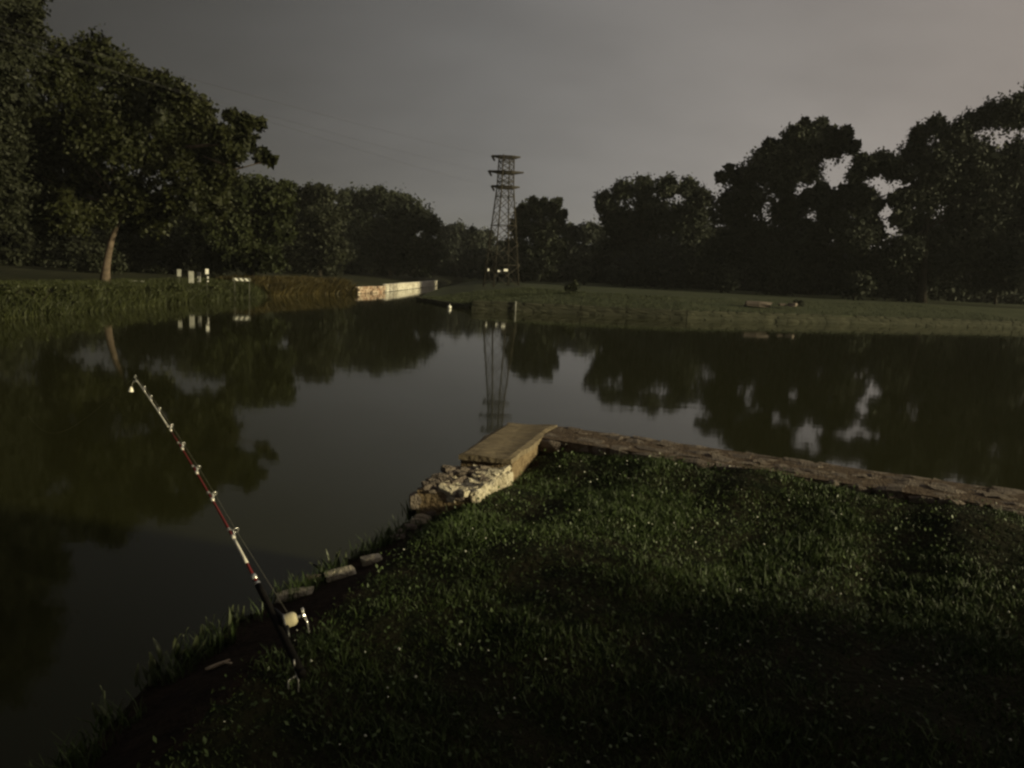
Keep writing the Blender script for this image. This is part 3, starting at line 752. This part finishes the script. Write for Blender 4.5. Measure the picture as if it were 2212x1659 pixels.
v, f = box_geo(a, (1.0, .4, .06), (SIDE, FACE, Vector((0, 0, 1)))); obj('seat', v, f, 'sign_grey', t)
for s in (-.4, .4):
    c = a + SIDE * s; v, f = box_geo((c.x, c.y, (a.z - .03 + t.location.z - .1) / 2), (.08, .3, a.z - .035 - t.location.z + .1), (SIDE, FACE, Vector((0, 0, 1)))); obj('leg', v, f, 'post_dark', t)

# ------------------------------------------------------------------ pylon
PY = 96.0
pb = at(1082, 620, PY); px0 = pb.x
py_ = empty('electricity_pylon', (px0, PY, CREST - .1), 'steel lattice pylon with three crossarms rising over the far trees', 'pylon')
rz = R(24); ca, sa = math.cos(rz), math.sin(rz)
zt_top = at(1094, 336, PY).z; z_arm = [at(1094, y, PY).z for y in (338, 371, 403)]
def hw(z):
    if z > z_arm[2]:
        return 0.72 + 0.08 * (zt_top - z) / (zt_top - z_arm[2])
    s = (z_arm[2] - z) / (z_arm[2] - .6)
    return 0.80 + 0.95 * min(1.0, s * 1.25)
lean = 0.0
def corner(k, z):
    sx, sy = ((-1, -1), (1, -1), (1, 1), (-1, 1))[k]; w = hw(z)
    return Vector((px0 + ca * sx * w - sa * sy * w, PY + sa * sx * w + ca * sy * w, z))
UNIT = None
def bar(name, a, b_, r, parent, material='steel'):
    return tube(name, [a, b_], [r, r], material, parent, 4)
levels = [.75]
while levels[-1] < z_arm[2] - .4:
    levels.append(min(levels[-1] + hw(levels[-1]) * 1.55, z_arm[2]))
levels[-1] = z_arm[2]
nseg = 3
for i in range(1, nseg + 1):
    levels.append(z_arm[2] + (z_arm[1] - z_arm[2]) * i / nseg)
for i in range(1, nseg + 1):
    levels.append(z_arm[1] + (z_arm[0] - z_arm[1]) * i / nseg)
for k in range(4):
    tube('leg', [corner(k, levels[0] - .2), corner(k, z_arm[2]), corner(k, zt_top)], [.10, .08, .075], 'steel', py_, 6)
for i in range(len(levels) - 1):
    for k in range(4):
        k2 = (k + 1) % 4
        bar('brace', corner(k, levels[i]), corner(k2, levels[i + 1]), .04, py_)
        bar('brace', corner(k2, levels[i]), corner(k, levels[i + 1]), .04, py_)
        if i % 2 == 0:
            bar('strut', corner(k, levels[i + 1]), corner(k2, levels[i + 1]), .045, py_)
for z, xl, xr, iy in zip(z_arm, (1063, 1056, 1062), (1124, 1131, 1122), (338, 371, 403)):
    a = at(xl, iy - 1, PY); b_ = at(xr, iy + 1, PY)
    L = Vector((a.x, PY, z)); Rr = Vector((b_.x, PY, z))
    arm_geo = []
    for s in (-1, 1):
        w = hw(z)
        for dz in (0, -.22):
            arm_geo.append(tube_geo([L, (px0 - w, PY + s * w * .8, z + dz), (px0 + w, PY + s * w * .8, z + dz), Rr], [.10, .085, .085, .10], 5))
    for u in (.3, .6, .85):
        for E_, sg in ((L, -1), (Rr, 1)):
            m0 = Vector((px0 + sg * hw(z), PY, z)); pp = m0.lerp(E_, u)
            arm_geo.append(tube_geo([pp + Vector((0, .3 * (1 - u), 0)), pp + Vector((0, -.3 * (1 - u), -.38 * (1 - u)))], [.05, .05], 4))
    v, f = join_geo(arm_geo); arm = obj('crossarm', v, f, 'steel', py_)
    ip = [L + Vector((.0, 0, .05)), L + Vector((.2, 0, -.3)), L + Vector((.36, 0, -.62))]
    v, f = tube_geo([ip[0], ip[0].lerp(ip[2], .15), ip[0].lerp(ip[2], .3), ip[0].lerp(ip[2], .5), ip[0].lerp(ip[2], .7), ip[2]], [.22, .13, .2, .12, .15, .08], 8); obj('insulator', v, f, 'steel_dark', arm)
    L2 = L
wires = [('power_line', 'faint topmost power line running from the pylon to the upper left', at(1063, 337, PY), at(638, 232, 40)),
         ('power_line', 'faint middle power line running from the pylon to the upper left', at(1056, 371, PY), at(690, 280, 45)),
         ('power_line', 'faint lowest power line running from the pylon to the upper left', at(1062, 403, PY), at(742, 313, 50))]
for nme, lab, a, b_ in wires:
    d = b_ - a; P_ = []
    for i in range(25):
        s = i / 24 * 2.4
        P_.append(a + d * s + Vector((0, 0, 0.5 * (s * (s - 1)))))
    tag(tube(nme, P_, .005, 'wire', None, 5), lab, 'power line', 'power lines of the pylon')

# pale warning plates on the pylon legs
for x, y, w, h_ in ((1055, 583, .22, .3), (1079, 585.5, .55, .22), (1092.5, 583.5, .6, .28)):
    a = at(x, y, PY - 2.3)
    v, f = box_geo(a, (w, .03, h_), (Vector((.8, .6, 0)), Vector((.6, -.8, 0)), Vector((0, 0, 1)))); pl = obj('warning_plate', v, f, 'sign_white', py_)
    tube('bracket', [a + Vector((0, .03, 0)), a + Vector(((px0 - a.x) * .25, 1.2, 0))], .03, 'steel', pl, 5)

# ------------------------------------------------------------------ near masonry
rng = np.random.default_rng(21)
WT = 1.12
def strip_wall(name, label, A0, A1, B0, B1, ztop, nacross, slen, kind, core, zcore, jz=.02, inner_face=True):
    """A: water side edge, B: land side edge (2D points); stones laid over a mortar core"""
    A0, A1, B0, B1 = [Vector((*q, 0)) for q in (A0, A1, B0, B1)]
    base = (A0 + B0) / 2
    t = empty(name, (base.x, base.y, .8), label, 'wall')
    n = 14
    V = []; Fc = []
    for i in range(n + 1):
        s = i / n; a = A0.lerp(A1, s); b_ = B0.lerp(B1, s); ins = (b_ - a) * .05
        V += [(a.x + ins.x, a.y + ins.y, -1.3), (a.x + ins.x, a.y + ins.y, zcore), (b_.x - ins.x, b_.y - ins.y, zcore), (b_.x - ins.x, b_.y - ins.y, .6)]
    for i in range(n):
        for j in range(3):
            Fc.append((i * 4 + j, i * 4 + j + 1, i * 4 + 5 + j, i * 4 + 4 + j))
    Fc += [(0, 3, 2, 1), (n * 4, n * 4 + 1, n * 4 + 2, n * 4 + 3)]
    obj('core', V, [f[::-1] for f in Fc], core, t)
    L = (A1 - A0).length; ang = math.atan2((A1 - A0).y, (A1 - A0).x); W_ = (B0 - A0).length
    for r in range(nacross):
        s = rng.uniform(-.5, 0) * slen
        while s < L:
            l = slen * rng.uniform(.55, 1.5); m = (max(s, 0) + min(s + l, L)) / 2; ln = min(s + l, L) - max(s, 0); s += l
            if ln < .05:
                continue
            u = (r + .5) / nacross + rng.normal(0, .03)
            a = A0.lerp(A1, m / L); b_ = B0.lerp(B1, m / L); c = a.lerp(b_, u)
            hgt = rng.uniform(.10, .15)
            c.z = ztop - hgt / 2 + rng.normal(0, jz)
            stone('stone', kind, t, c, (ln * .99, W_ / nacross * rng.uniform(.92, 1.12), hgt), (rng.normal(0, .05), rng.normal(0, .05), ang + rng.normal(0, .07)), rng)
    if inner_face:
        s = 0
        while s < L:
            l = slen * rng.uniform(.8, 1.6); m = min(s + l / 2, L); s += l
            c = B0.lerp(B1, m / L); c.z = .98
            stone('stone', kind, t, c + (B0 - A0).normalized() * -.04, (l * .97, .12, .14), (rng.normal(0, .05), rng.normal(0, .03), ang), rng)
    return t
strip_wall('stone_wall', 'low brown stone wall running right from the corner slab along the near bank', (.46, 6.74), (9.5, 2.43), (.24, 6.17), (9.2, 2.11 - .2), WT + .004, 5, .22, 'stone', 'mortar', WT - .002, .006, inner_face=False)
# corner slab with streaked top
def slab(name, label, corners, ztop, thick, material, cat):
    cs = [Vector((*c, 0)) for c in corners]; cx = sum(cs, Vector()) / 4
    t = empty(name, (cx.x, cx.y, ztop - thick), label, cat)
    n = 10
    # top board-marked ribs
    V = []; Fc = []
    for i in range(n + 1):
        s = i / n
        for j in range(n + 1):
            u = j / n
            p = cs[0].lerp(cs[1], u).lerp(cs[3].lerp(cs[2], u), s)
            ex = .012 * math.sin(9 * s + 4 * u) + .008 * math.sin(23 * s)
            p = p + (cs[1] - cs[0]).normalized() * (ex if j in (0, n) else 0)
            V.append((p.x, p.y, ztop + .006 * math.sin(6 * u + 2 * s) + .005 * math.sin(31 * s + 3 * u) - (.012 if (i in (0, n) or j in (0, n)) else 0)))
    for i in range(n):
        for j in range(n):
            q = i * (n + 1) + j; Fc.append((q, q + 1, q + n + 2, q + n + 1))
    ring = [j for j in range(n + 1)] + [i * (n + 1) + n for i in range(1, n + 1)] + [n * (n + 1) + j for j in range(n - 1, -1, -1)] + [i * (n + 1) for i in range(n - 1, 0, -1)]
    o0 = len(V)
    for r in ring:
        V.append((V[r][0], V[r][1], ztop - thick))
    for i in range(len(ring)):
        j = (i + 1) % len(ring); Fc.append((ring[j], ring[i], o0 + i, o0 + j))
    Fc.append(tuple(o0 + i for i in range(len(ring)))[::-1])
    obj('slab', V, Fc, material, t)
    # footing below
    V2 = [];
    for z in (ztop - thick - .003, -1.3):
        for c in cs:
            q = cx + (c - cx) * .96; V2.append((q.x, q.y, z))
    obj('footing', V2, [(0, 1, 2, 3), (0, 4, 5, 1), (1, 5, 6, 2), (2, 6, 7, 3), (3, 7, 4, 0)], 'mortar_pale', t)
    return t
slab('corner_slab', 'warm lit concrete slab capping the corner of the near stone walls', [(-.38, 5.48), (.03, 5.41), (.44, 6.74), (-.02, 6.77)], WT + .008, .05, 'concrete', 'slab')
# broken rubble stub in front of the slab
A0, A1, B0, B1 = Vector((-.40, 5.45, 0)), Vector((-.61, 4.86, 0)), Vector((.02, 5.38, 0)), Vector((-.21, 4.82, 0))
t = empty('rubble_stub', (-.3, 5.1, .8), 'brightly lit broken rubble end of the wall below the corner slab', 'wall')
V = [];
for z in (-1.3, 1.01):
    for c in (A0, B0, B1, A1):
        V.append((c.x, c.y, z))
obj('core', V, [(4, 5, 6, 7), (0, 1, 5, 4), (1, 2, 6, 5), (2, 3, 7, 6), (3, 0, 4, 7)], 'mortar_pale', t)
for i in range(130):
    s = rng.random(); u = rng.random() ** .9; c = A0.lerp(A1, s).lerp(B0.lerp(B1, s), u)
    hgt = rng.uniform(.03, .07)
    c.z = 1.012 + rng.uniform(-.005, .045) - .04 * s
    stone('stone', 'stone_pale' if rng.random() < u * 1.25 - .2 else 'stone', t, c, (rng.uniform(.04, .14), rng.uniform(.03, .07), hgt * .8), (rng.normal(0, .18), rng.normal(0, .18), rng.uniform(-.5, .9)), rng)  # paler toward the land side: the light there is put into the stone colour
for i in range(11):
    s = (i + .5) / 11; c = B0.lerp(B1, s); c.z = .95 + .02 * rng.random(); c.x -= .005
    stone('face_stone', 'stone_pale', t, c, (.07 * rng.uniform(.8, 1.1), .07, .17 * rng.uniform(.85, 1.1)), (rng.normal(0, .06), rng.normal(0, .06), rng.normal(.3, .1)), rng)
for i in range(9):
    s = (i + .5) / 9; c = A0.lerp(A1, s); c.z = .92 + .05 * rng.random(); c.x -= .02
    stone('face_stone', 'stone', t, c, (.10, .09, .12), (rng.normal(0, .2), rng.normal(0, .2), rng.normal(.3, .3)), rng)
# loose stones along the bank
loose = [(-0.67, 4.41, .10, .07, 'palest loose stone at the lower end of the stone row'), (-0.62, 4.62, .09, .06, 'loose stone in the middle of the stone row on the bank'), (-0.56, 4.79, .12, .07, 'flat loose stone just below the rubble stub'),
         (-0.51, 4.86, .08, .07, 'loose stone touching the foot of the rubble stub'), (-0.58, 4.72, .11, .06, 'wide loose stone second from the rubble stub'), (-0.66, 4.52, .06, .05, 'small loose stone in the stone row on the bank'),
         (-0.89, 3.82, .17, .09, 'largest pale rock alone on the bare soil of the bank'), (-1.02, 3.79, .09, .05, 'thin stone left of the largest pale rock'), (-0.75, 4.0, .11, .08, 'dull upright stone right of the largest pale rock'), (-0.77, 4.51, .07, .06, 'lone stone on the water side of the stone row'),
         (-1.06, 3.57, .20, .07, 'long flat pale stone by the rod grip')]
for x, y, l, w, lab in loose:
    sdv = signed_dist(np.array([[x, y]]), POLY)[0]; z = float(ground_z(np.array([x]), np.array([y]), np.array([sdv]))[0])
    o = stone('loose_stone', 'stone_pale' if l > .1 else 'stone', None, (x, y, z + .014), (l, w, .055), (rng.normal(0, .1), rng.normal(0, .1), rng.uniform(.1, .5)), rng)
    tag(o, lab, 'stone', 'loose stones along the bank')

# ------------------------------------------------------------------ near grass (uncountable)
rng = np.random.default_rng(33)
def scatter(n, x0, x1, y0, y1):
    Pq = np.stack([rng.uniform(x0, x1, n), rng.uniform(y0, y1, n)], 1)
    gdd = signed_dist(Pq, GRASSLINE); Pq = Pq[gdd > -.04 * rng.random(n) ** 2 * 2]
    return Pq
Pq = np.vstack([scatter(300000, -2.2, 4.6, 1.2, 6.4), scatter(14000, 4.6, 9, 0, 4.5), scatter(12000, -3, 5, -1.5, 1.2)])
s_ = signed_dist(Pq, POLY); z = ground_z(Pq[:, 0], Pq[:, 1], s_)
x, y = Pq[:, 0], Pq[:, 1]
tuft = (np.sin(3.1 * x + 1.3 * np.sin(2.3 * y)) * np.sin(2.7 * y + 1.7 * np.sin(1.9 * x)) + .6 * np.sin(7.3 * x + 3 * np.sin(5 * y)) * np.sin(6.1 * y - 2 * np.sin(4 * x)))
keep = rng.random(len(x)) < np.clip(.70 + .45 * tuft, .15, 1)
x, y, z, tuft = x[keep], y[keep], z[keep], tuft[keep]
h = (0.012 + .022 * np.clip(.5 + .6 * tuft, 0, 1.3)) * rng.uniform(.5, 1.5, len(x))
tall = rng.random(len(x)) < .010; h[tall] *= 2.2
o = blades('grass', np.stack([x, y, z - .004], 1), h, rng.uniform(.002, .0052, len(x)), rng, 'blade', lean=.9)
o['kind'] = 'stuff'; tag(o, 'short dewy green grass covering the near bank', 'grass')
# clover-like broad leaves in the turf
Pq = scatter(9000, -1.6, 4.6, 1.4, 6.8); s_ = signed_dist(Pq, POLY); z = ground_z(Pq[:, 0], Pq[:, 1], s_) + rng.uniform(.015, .05, len(Pq))
q = leaf_quads(np.column_stack([Pq, z]), np.full(len(Pq), .021), rng, up=2.5, w=.6)
o = np_mesh('turf_leaves', q, 4, 'blade'); o['kind'] = 'stuff'; tag(o, 'small broad leaves scattered through the near grass', 'leaves')
# solid specks in the grass, the glint put into their pale colour
Pq = scatter(190, -1.2, 4.4, 2.0, 6.2); s_ = signed_dist(Pq, POLY); z = ground_z(Pq[:, 0], Pq[:, 1], s_)
cc = np.column_stack([Pq, z + rng.uniform(.035, .075, len(Pq))]); r_ = rng.uniform(.0026, .0072, len(Pq)) 
V = []; Fc = []
for c, r0 in zip(cc, r_):
    o0 = len(V)
    V += [(c[0] + r0, c[1], c[2]), (c[0] - r0, c[1], c[2]), (c[0], c[1] + r0, c[2]), (c[0], c[1] - r0, c[2]), (c[0], c[1], c[2] + r0), (c[0], c[1], c[2] - r0)]
    Fc += [tuple(o0 + i for i in f) for f in ((0, 2, 4), (2, 1, 4), (1, 3, 4), (3, 0, 4), (2, 0, 5), (1, 2, 5), (3, 1, 5), (0, 3, 5))]
o = obj('dew_specks', V, Fc, 'speck', None, True); o['kind'] = 'stuff'; tag(o, 'tiny pale specks glinting all over the near grass', 'specks')

# weeds at the bank edge: each clump a thing, its leaves parts
def weed_leaf_mesh(seed):
    r = np.random.default_rng(seed); V = []; Fc = []
    n = 5; bend = r.uniform(.1, .5)
    for i in range(n + 1):
        s = i / n; w = .13 * math.sin(math.pi * min(1, .12 + s * .88)) + .005
        V += [(-w, bend * s * s, s), (0, bend * s * s - .03, s), (w, bend * s * s, s)]
    for i in range(n):
        for j in range(2):
            Fc.append((i * 3 + j, i * 3 + j + 1, i * 3 + j + 4, i * 3 + j + 3))
    me = bpy.data.meshes.new('weed_leaf'); me.from_pydata(V, [], Fc); me.update(); me.materials.append(M['weed']); return me
WEED_LEAVES = [weed_leaf_mesh(i) for i in range(4)]
weeds = [(-0.96, 4.04, .17, 'tallest pale weed clump on the bank left of the stone row'), (-0.66, 4.92, .13, 'weed clump beside the rubble stub'), (-0.71, 4.76, .10, 'low weed clump left of the upper loose stones'), (-1.16, 3.58, .13, 'weed clump just above the rod grip'), (-1.1, 3.69, .10, 'small weed clump right of the rod grip'),
         (-1.26, 3.33, .15, 'weed clump at the water edge left of the rod'), (-1.29, 3.2, .12, 'second weed clump at the water edge left of the rod'), (-1.36, 2.94, .14, 'weed clump at the water edge left of the bare soil'), (-1.39, 2.75, .13, 'weed clump above the pale twig at the water edge'),
         (-1.44, 2.5, .12, 'weed clump near the bottom left corner of the bank'), (-0.53, 5.51, .14, 'thin grass sprig on the water side of the corner slab'), (-0.83, 4.35, .09, 'low weed clump below the stone row')]
for x, y, hh, lab in weeds:
    sdv = signed_dist(np.array([[x, y]]), POLY)[0]; z = float(ground_z(np.array([x]), np.array([y]), np.array([sdv]))[0])
    z = max(z, .72)
    t = empty('weed_clump', (x, y, z - .01), lab, 'weed', 'weed clumps along the water edge')
    for i in range(11):
        l = hh * rng.uniform(.5, 1.1)
        o = bpy.data.objects.new('leaf', WEED_LEAVES[int(rng.integers(4))]); COL.objects.link(o); o.parent = t
        o.location = (rng.normal(0, .03), rng.normal(0, .03), 0); o.scale = (l * rng.uniform(.5, 1.0), l, l)
        o.rotation_euler = (rng.normal(0, .22), rng.normal(0, .22), rng.uniform(0, 6.28))
# grass fringe along the water edge
n = 5200
ti = rng.uniform(0, 1, n); seg = SHORE[3:11]; cl_ = np.concatenate([[0], np.cumsum(np.linalg.norm(np.diff(seg, axis=0), axis=1))])
sx = np.interp(ti * cl_[-1], cl_, seg[:, 0]); sy = np.interp(ti * cl_[-1], cl_, seg[:, 1])
Pq = np.stack([sx + rng.uniform(-.05, .16, n), sy + rng.uniform(-.05, .05, n)], 1)
clump = np.sin(9 * Pq[:, 1]) + np.sin(23 * Pq[:, 1] + 1) + rng.normal(0, .5, n); Pq = Pq[clump > .1]
z = np.maximum(ground_z(Pq[:, 0], Pq[:, 1], signed_dist(Pq, POLY)), .55)
o = blades('edge_grass', np.column_stack([Pq, z - .01]), rng.uniform(.04, .13, len(Pq)), rng.uniform(.003, .007, len(Pq)), rng, 'blade', lean=.6)
o['kind'] = 'stuff'; tag(o, 'ragged grass fringe along the near water edge', 'grass')

# pale curved twig
tp = [on(444, 1434, .90), on(455, 1440, .90), on(470, 1443, .895), on(484, 1442, .90), on(497, 1440, .90)]
for q in tp:
    q.z = float(ground_z(np.array([q.x]), np.array([q.y]), signed_dist(np.array([[q.x, q.y]]), POLY))[0]) + .012
t = empty('curved_twig', tp[0], 'pale curved twig lying on the bare soil left of the rod', 'twig')
tube('stem', tp, [.004, .009, .009, .007, .004], 'twig', t, 7)
tube('side_shoot', [tp[3], tp[3] + Vector((.04, -.03, .015)), tp[3] + Vector((.07, -.06, .0))], [.006, .005, .002], 'twig', t, 6)

# ------------------------------------------------------------------ fishing rod
A = Vector((-.73, 2.48, 1.08)); T = Vector((-2.04, 3.94, 1.85))
ax = (T - A).normalized()
u_r = Vector((1, .15, .35)); u_r = (u_r - ax * u_r.dot(ax)).normalized()     # side on which guides and reel sit
w_r = ax.cross(u_r)
def rod(t):
    return A.lerp(T, t) + u_r * (.030 * 4 * t * (1 - t))
def rad(t):
    return .0056 * (1 - t) + .0017
rd = empty('fishing_rod', A, 'red and white fishing rod propped up and leaning out over the dark water', 'fishing rod')
ts = lambda a, b_, n=8: [a + (b_ - a) * i / n for i in range(n + 1)]
def seg_tube(name, a, b_, k, material, parent, n=8, seg=10):
    tt = ts(a, b_, seg); return tube(name, [rod(t) for t in tt], [rad(t) * k for t in tt], material, parent, n)
seg_tube('grip', -.02, .19, 2.1, 'grip', rd, 12)
seg_tube('butt_cap', -.030, -.0205, 2.2, 'grip', rd, 12, 2)
bl = seg_tube('blank', .19, .745, 1.0, 'rod_red', rd)
tipo = seg_tube('tip_section', .745, 1.0, 1.25, 'rod_white', rd)
for a, b_ in ((.186, .197), (.206, .217)):
    seg_tube('ferrule', a, b_, 1.9, 'chrome', rd, 10, 2)
seg_tube('decal_band', .25, .325, 1.12, 'wrap', bl, 8, 4)
def ring_geo(c, normal, R_, r_, n=12, k=5):
    nrm = normal.normalized(); a = nrm.orthogonal().normalized(); b_ = nrm.cross(a); V = []; Fc = []
    for i in range(n):
        an = 2 * math.pi * i / n; d = a * math.cos(an) + b_ * math.sin(an)
        for j in range(k):
            bn = 2 * math.pi * j / k; V.append(c + d * (R_ + r_ * math.cos(bn)) + nrm * (r_ * math.sin(bn)))
    for i in range(n):
        for j in range(k):
            Fc.append((i * k + j, ((i + 1) % n) * k + j, ((i + 1) % n) * k + (j + 1) % k, i * k + (j + 1) % k))
    return V, Fc
GT = [(.342, .0115), (.467, .0098), (.567, .0086), (.664, .0075), (.745, .007), (.827, .006), (.889, .005), (.937, .0045)]
line_pts = [rod(.085) + u_r * .05]
for tg, rr in GT:
    c = rod(tg) + u_r * (rr + rad(tg) + .006)
    f0 = rod(tg - .016) + u_r * rad(tg); f1 = rod(tg + .016) + u_r * rad(tg)
    g = tube('guide_foot', [f0, c - u_r * rr, f1], [.0025 + .1 * rr, .003 + .06 * rr, .0025 + .1 * rr], 'chrome', rd, 6)
    v, f = ring_geo(c, ax, rr, .0016 + .06 * rr); obj('ring', v, f, 'chrome', g, True)
    seg_tube('thread_wrap', tg - .018, tg - .007, 1.35, 'wrap', g, 8, 2); seg_tube('thread_wrap', tg + .008, tg + .015, 1.3, 'wrap', g, 8, 2)
    line_pts.append(c)
v, f = ring_geo(T + u_r * .006, ax, .005, .0016); obj('tip_ring', v, f, 'chrome', rd, True)
line_pts.append(T + u_r * .006)
# line leaving the tip to the water on the left
E_ = Vector((-9.52, 14.27, WL)); S_ = T + u_r * .006
far_line = [S_.lerp(E_, i / 12) - Vector((0, 0, .35 * math.sin(math.pi * i / 12))) for i in range(13)]
tube('fishing_line', line_pts + far_line[1:], .0006, 'line', rd, 4)
# reel
rc = rod(.085)
sx_ = (Vector((1, .05, .1)) - ax * Vector((1, .05, .1)).dot(ax) * .6).normalized()
reel = tube('reel_foot', [rod(.05) + u_r * .012, rc + u_r * .03, rod(.12) + u_r * .012], [.008, .012, .008], 'black_metal', rd, 8)
c0 = rc + u_r * .020
def cyl(name, a, b_, radii, material, parent, n=16):
    a = Vector(a); b_ = Vector(b_); k = len(radii)
    v, f = tube_geo([a.lerp(b_, i / (k - 1)) for i in range(k)], radii, n); return obj(name, v, f, material, parent, False)
cyl('side_plate', c0 - sx_ * .004, c0 + sx_ * .010, [.026, .031, .031, .026], 'black_metal', reel)
cyl('spool', c0 + sx_ * .0105, c0 + sx_ * .052, [.0255, .027, .027, .0265, .024, .015], 'spool', reel, 18)
cyl('flange', c0 + sx_ * .006, c0 + sx_ * .0102, [.029, .029], 'chrome', reel, 18)
cyl('shaft', c0 + sx_ * .052, c0 + sx_ * .070, [.006, .005, .004], 'chrome', reel, 8)
hub = c0 + sx_ * .072
cyl('crank_hub', hub, hub + sx_ * .010, [.010, .012, .009], 'chrome', reel, 12)
dn = (Vector((0, -.25, -1)) - sx_ * Vector((0, -.25, -1)).dot(sx_)).normalized()
cr = tube('crank_arm', [hub + sx_ * .006, hub + sx_ * .010 + dn * .03, hub + sx_ * .006 + dn * .07], [.0055, .0045, .004], 'chrome', reel, 8)
tube('crank_counterweight', [hub + sx_ * .006, hub + sx_ * .006 - dn * .028], [.004, .006], 'chrome', reel, 8)
# bell on the tip
bt = rod(.975)
bell = empty('bite_bell', bt, 'small bright bell hanging from the tip of the fishing rod', 'bell')
bb = bt + Vector((-.035, 0, -.030))
tube('clip', [bt, bt + Vector((-.02, 0, .002)), bb], [.003, .002, .002], 'chrome', bell, 6)
cyl('bell_cup', bb, bb + Vector((-.002, 0, -.026)), [.004, .009, .011, .014], 'wrap', bell, 14)
# wire rod holder
hb = rod(-.02)
ho = empty('rod_holder', (hb.x, hb.y, .95), 'thin two legged wire holder carrying the rod butt', 'rod holder')
gz = float(ground_z(np.array([hb.x]), np.array([hb.y]), np.array([.5]))[0])
p0 = rod(-.005) - Vector((0, 0, .028)); 
tube('cradle', [p0 + w_r * .03 + Vector((0, 0, .03)), p0 + w_r * .026, p0 + Vector((0, 0, -.006)), p0 - w_r * .026, p0 - w_r * .03 + Vector((0, 0, .03))], .0035, 'wire_steel', ho, 6)
for s, dx in ((1, -.022), (-1, .014)):
    a = p0 + w_r * (.022 * s)
    tube('leg', [a, Vector((p0.x + dx, p0.y - .03, p0.z - .018)), Vector((p0.x + dx, p0.y - .035, gz - .06))], .003, 'wire_steel', ho, 6)

# ------------------------------------------------------------------ night air
hz = obj('haze', [(-900, -400, -3), (900, -400, -3), (900, 900, -3), (-900, 900, -3), (-900, -400, 60), (900, -400, 60), (900, 900, 60), (-900, 900, 60)],
         [(0, 3, 2, 1), (4, 5, 6, 7), (0, 1, 5, 4), (1, 2, 6, 5), (2, 3, 7, 6), (3, 0, 4, 7)], 'wire')
hz.data.materials.clear()
hm = bpy.data.materials.new('haze'); hm.use_nodes = True
for n in list(hm.node_tree.nodes):
    hm.node_tree.nodes.remove(n)
pv = hm.node_tree.nodes.new('ShaderNodeVolumePrincipled'); om = hm.node_tree.nodes.new('ShaderNodeOutputMaterial')
pv.inputs['Color'].default_value = (0.8, 0.82, 0.8, 1); pv.inputs['Density'].default_value = 0.00018
hm.node_tree.links.new(pv.outputs[0], om.inputs['Volume'])
hz.data.materials.append(hm); hz['kind'] = 'stuff'; tag(hz, 'thin night haze over the whole water basin', 'haze')
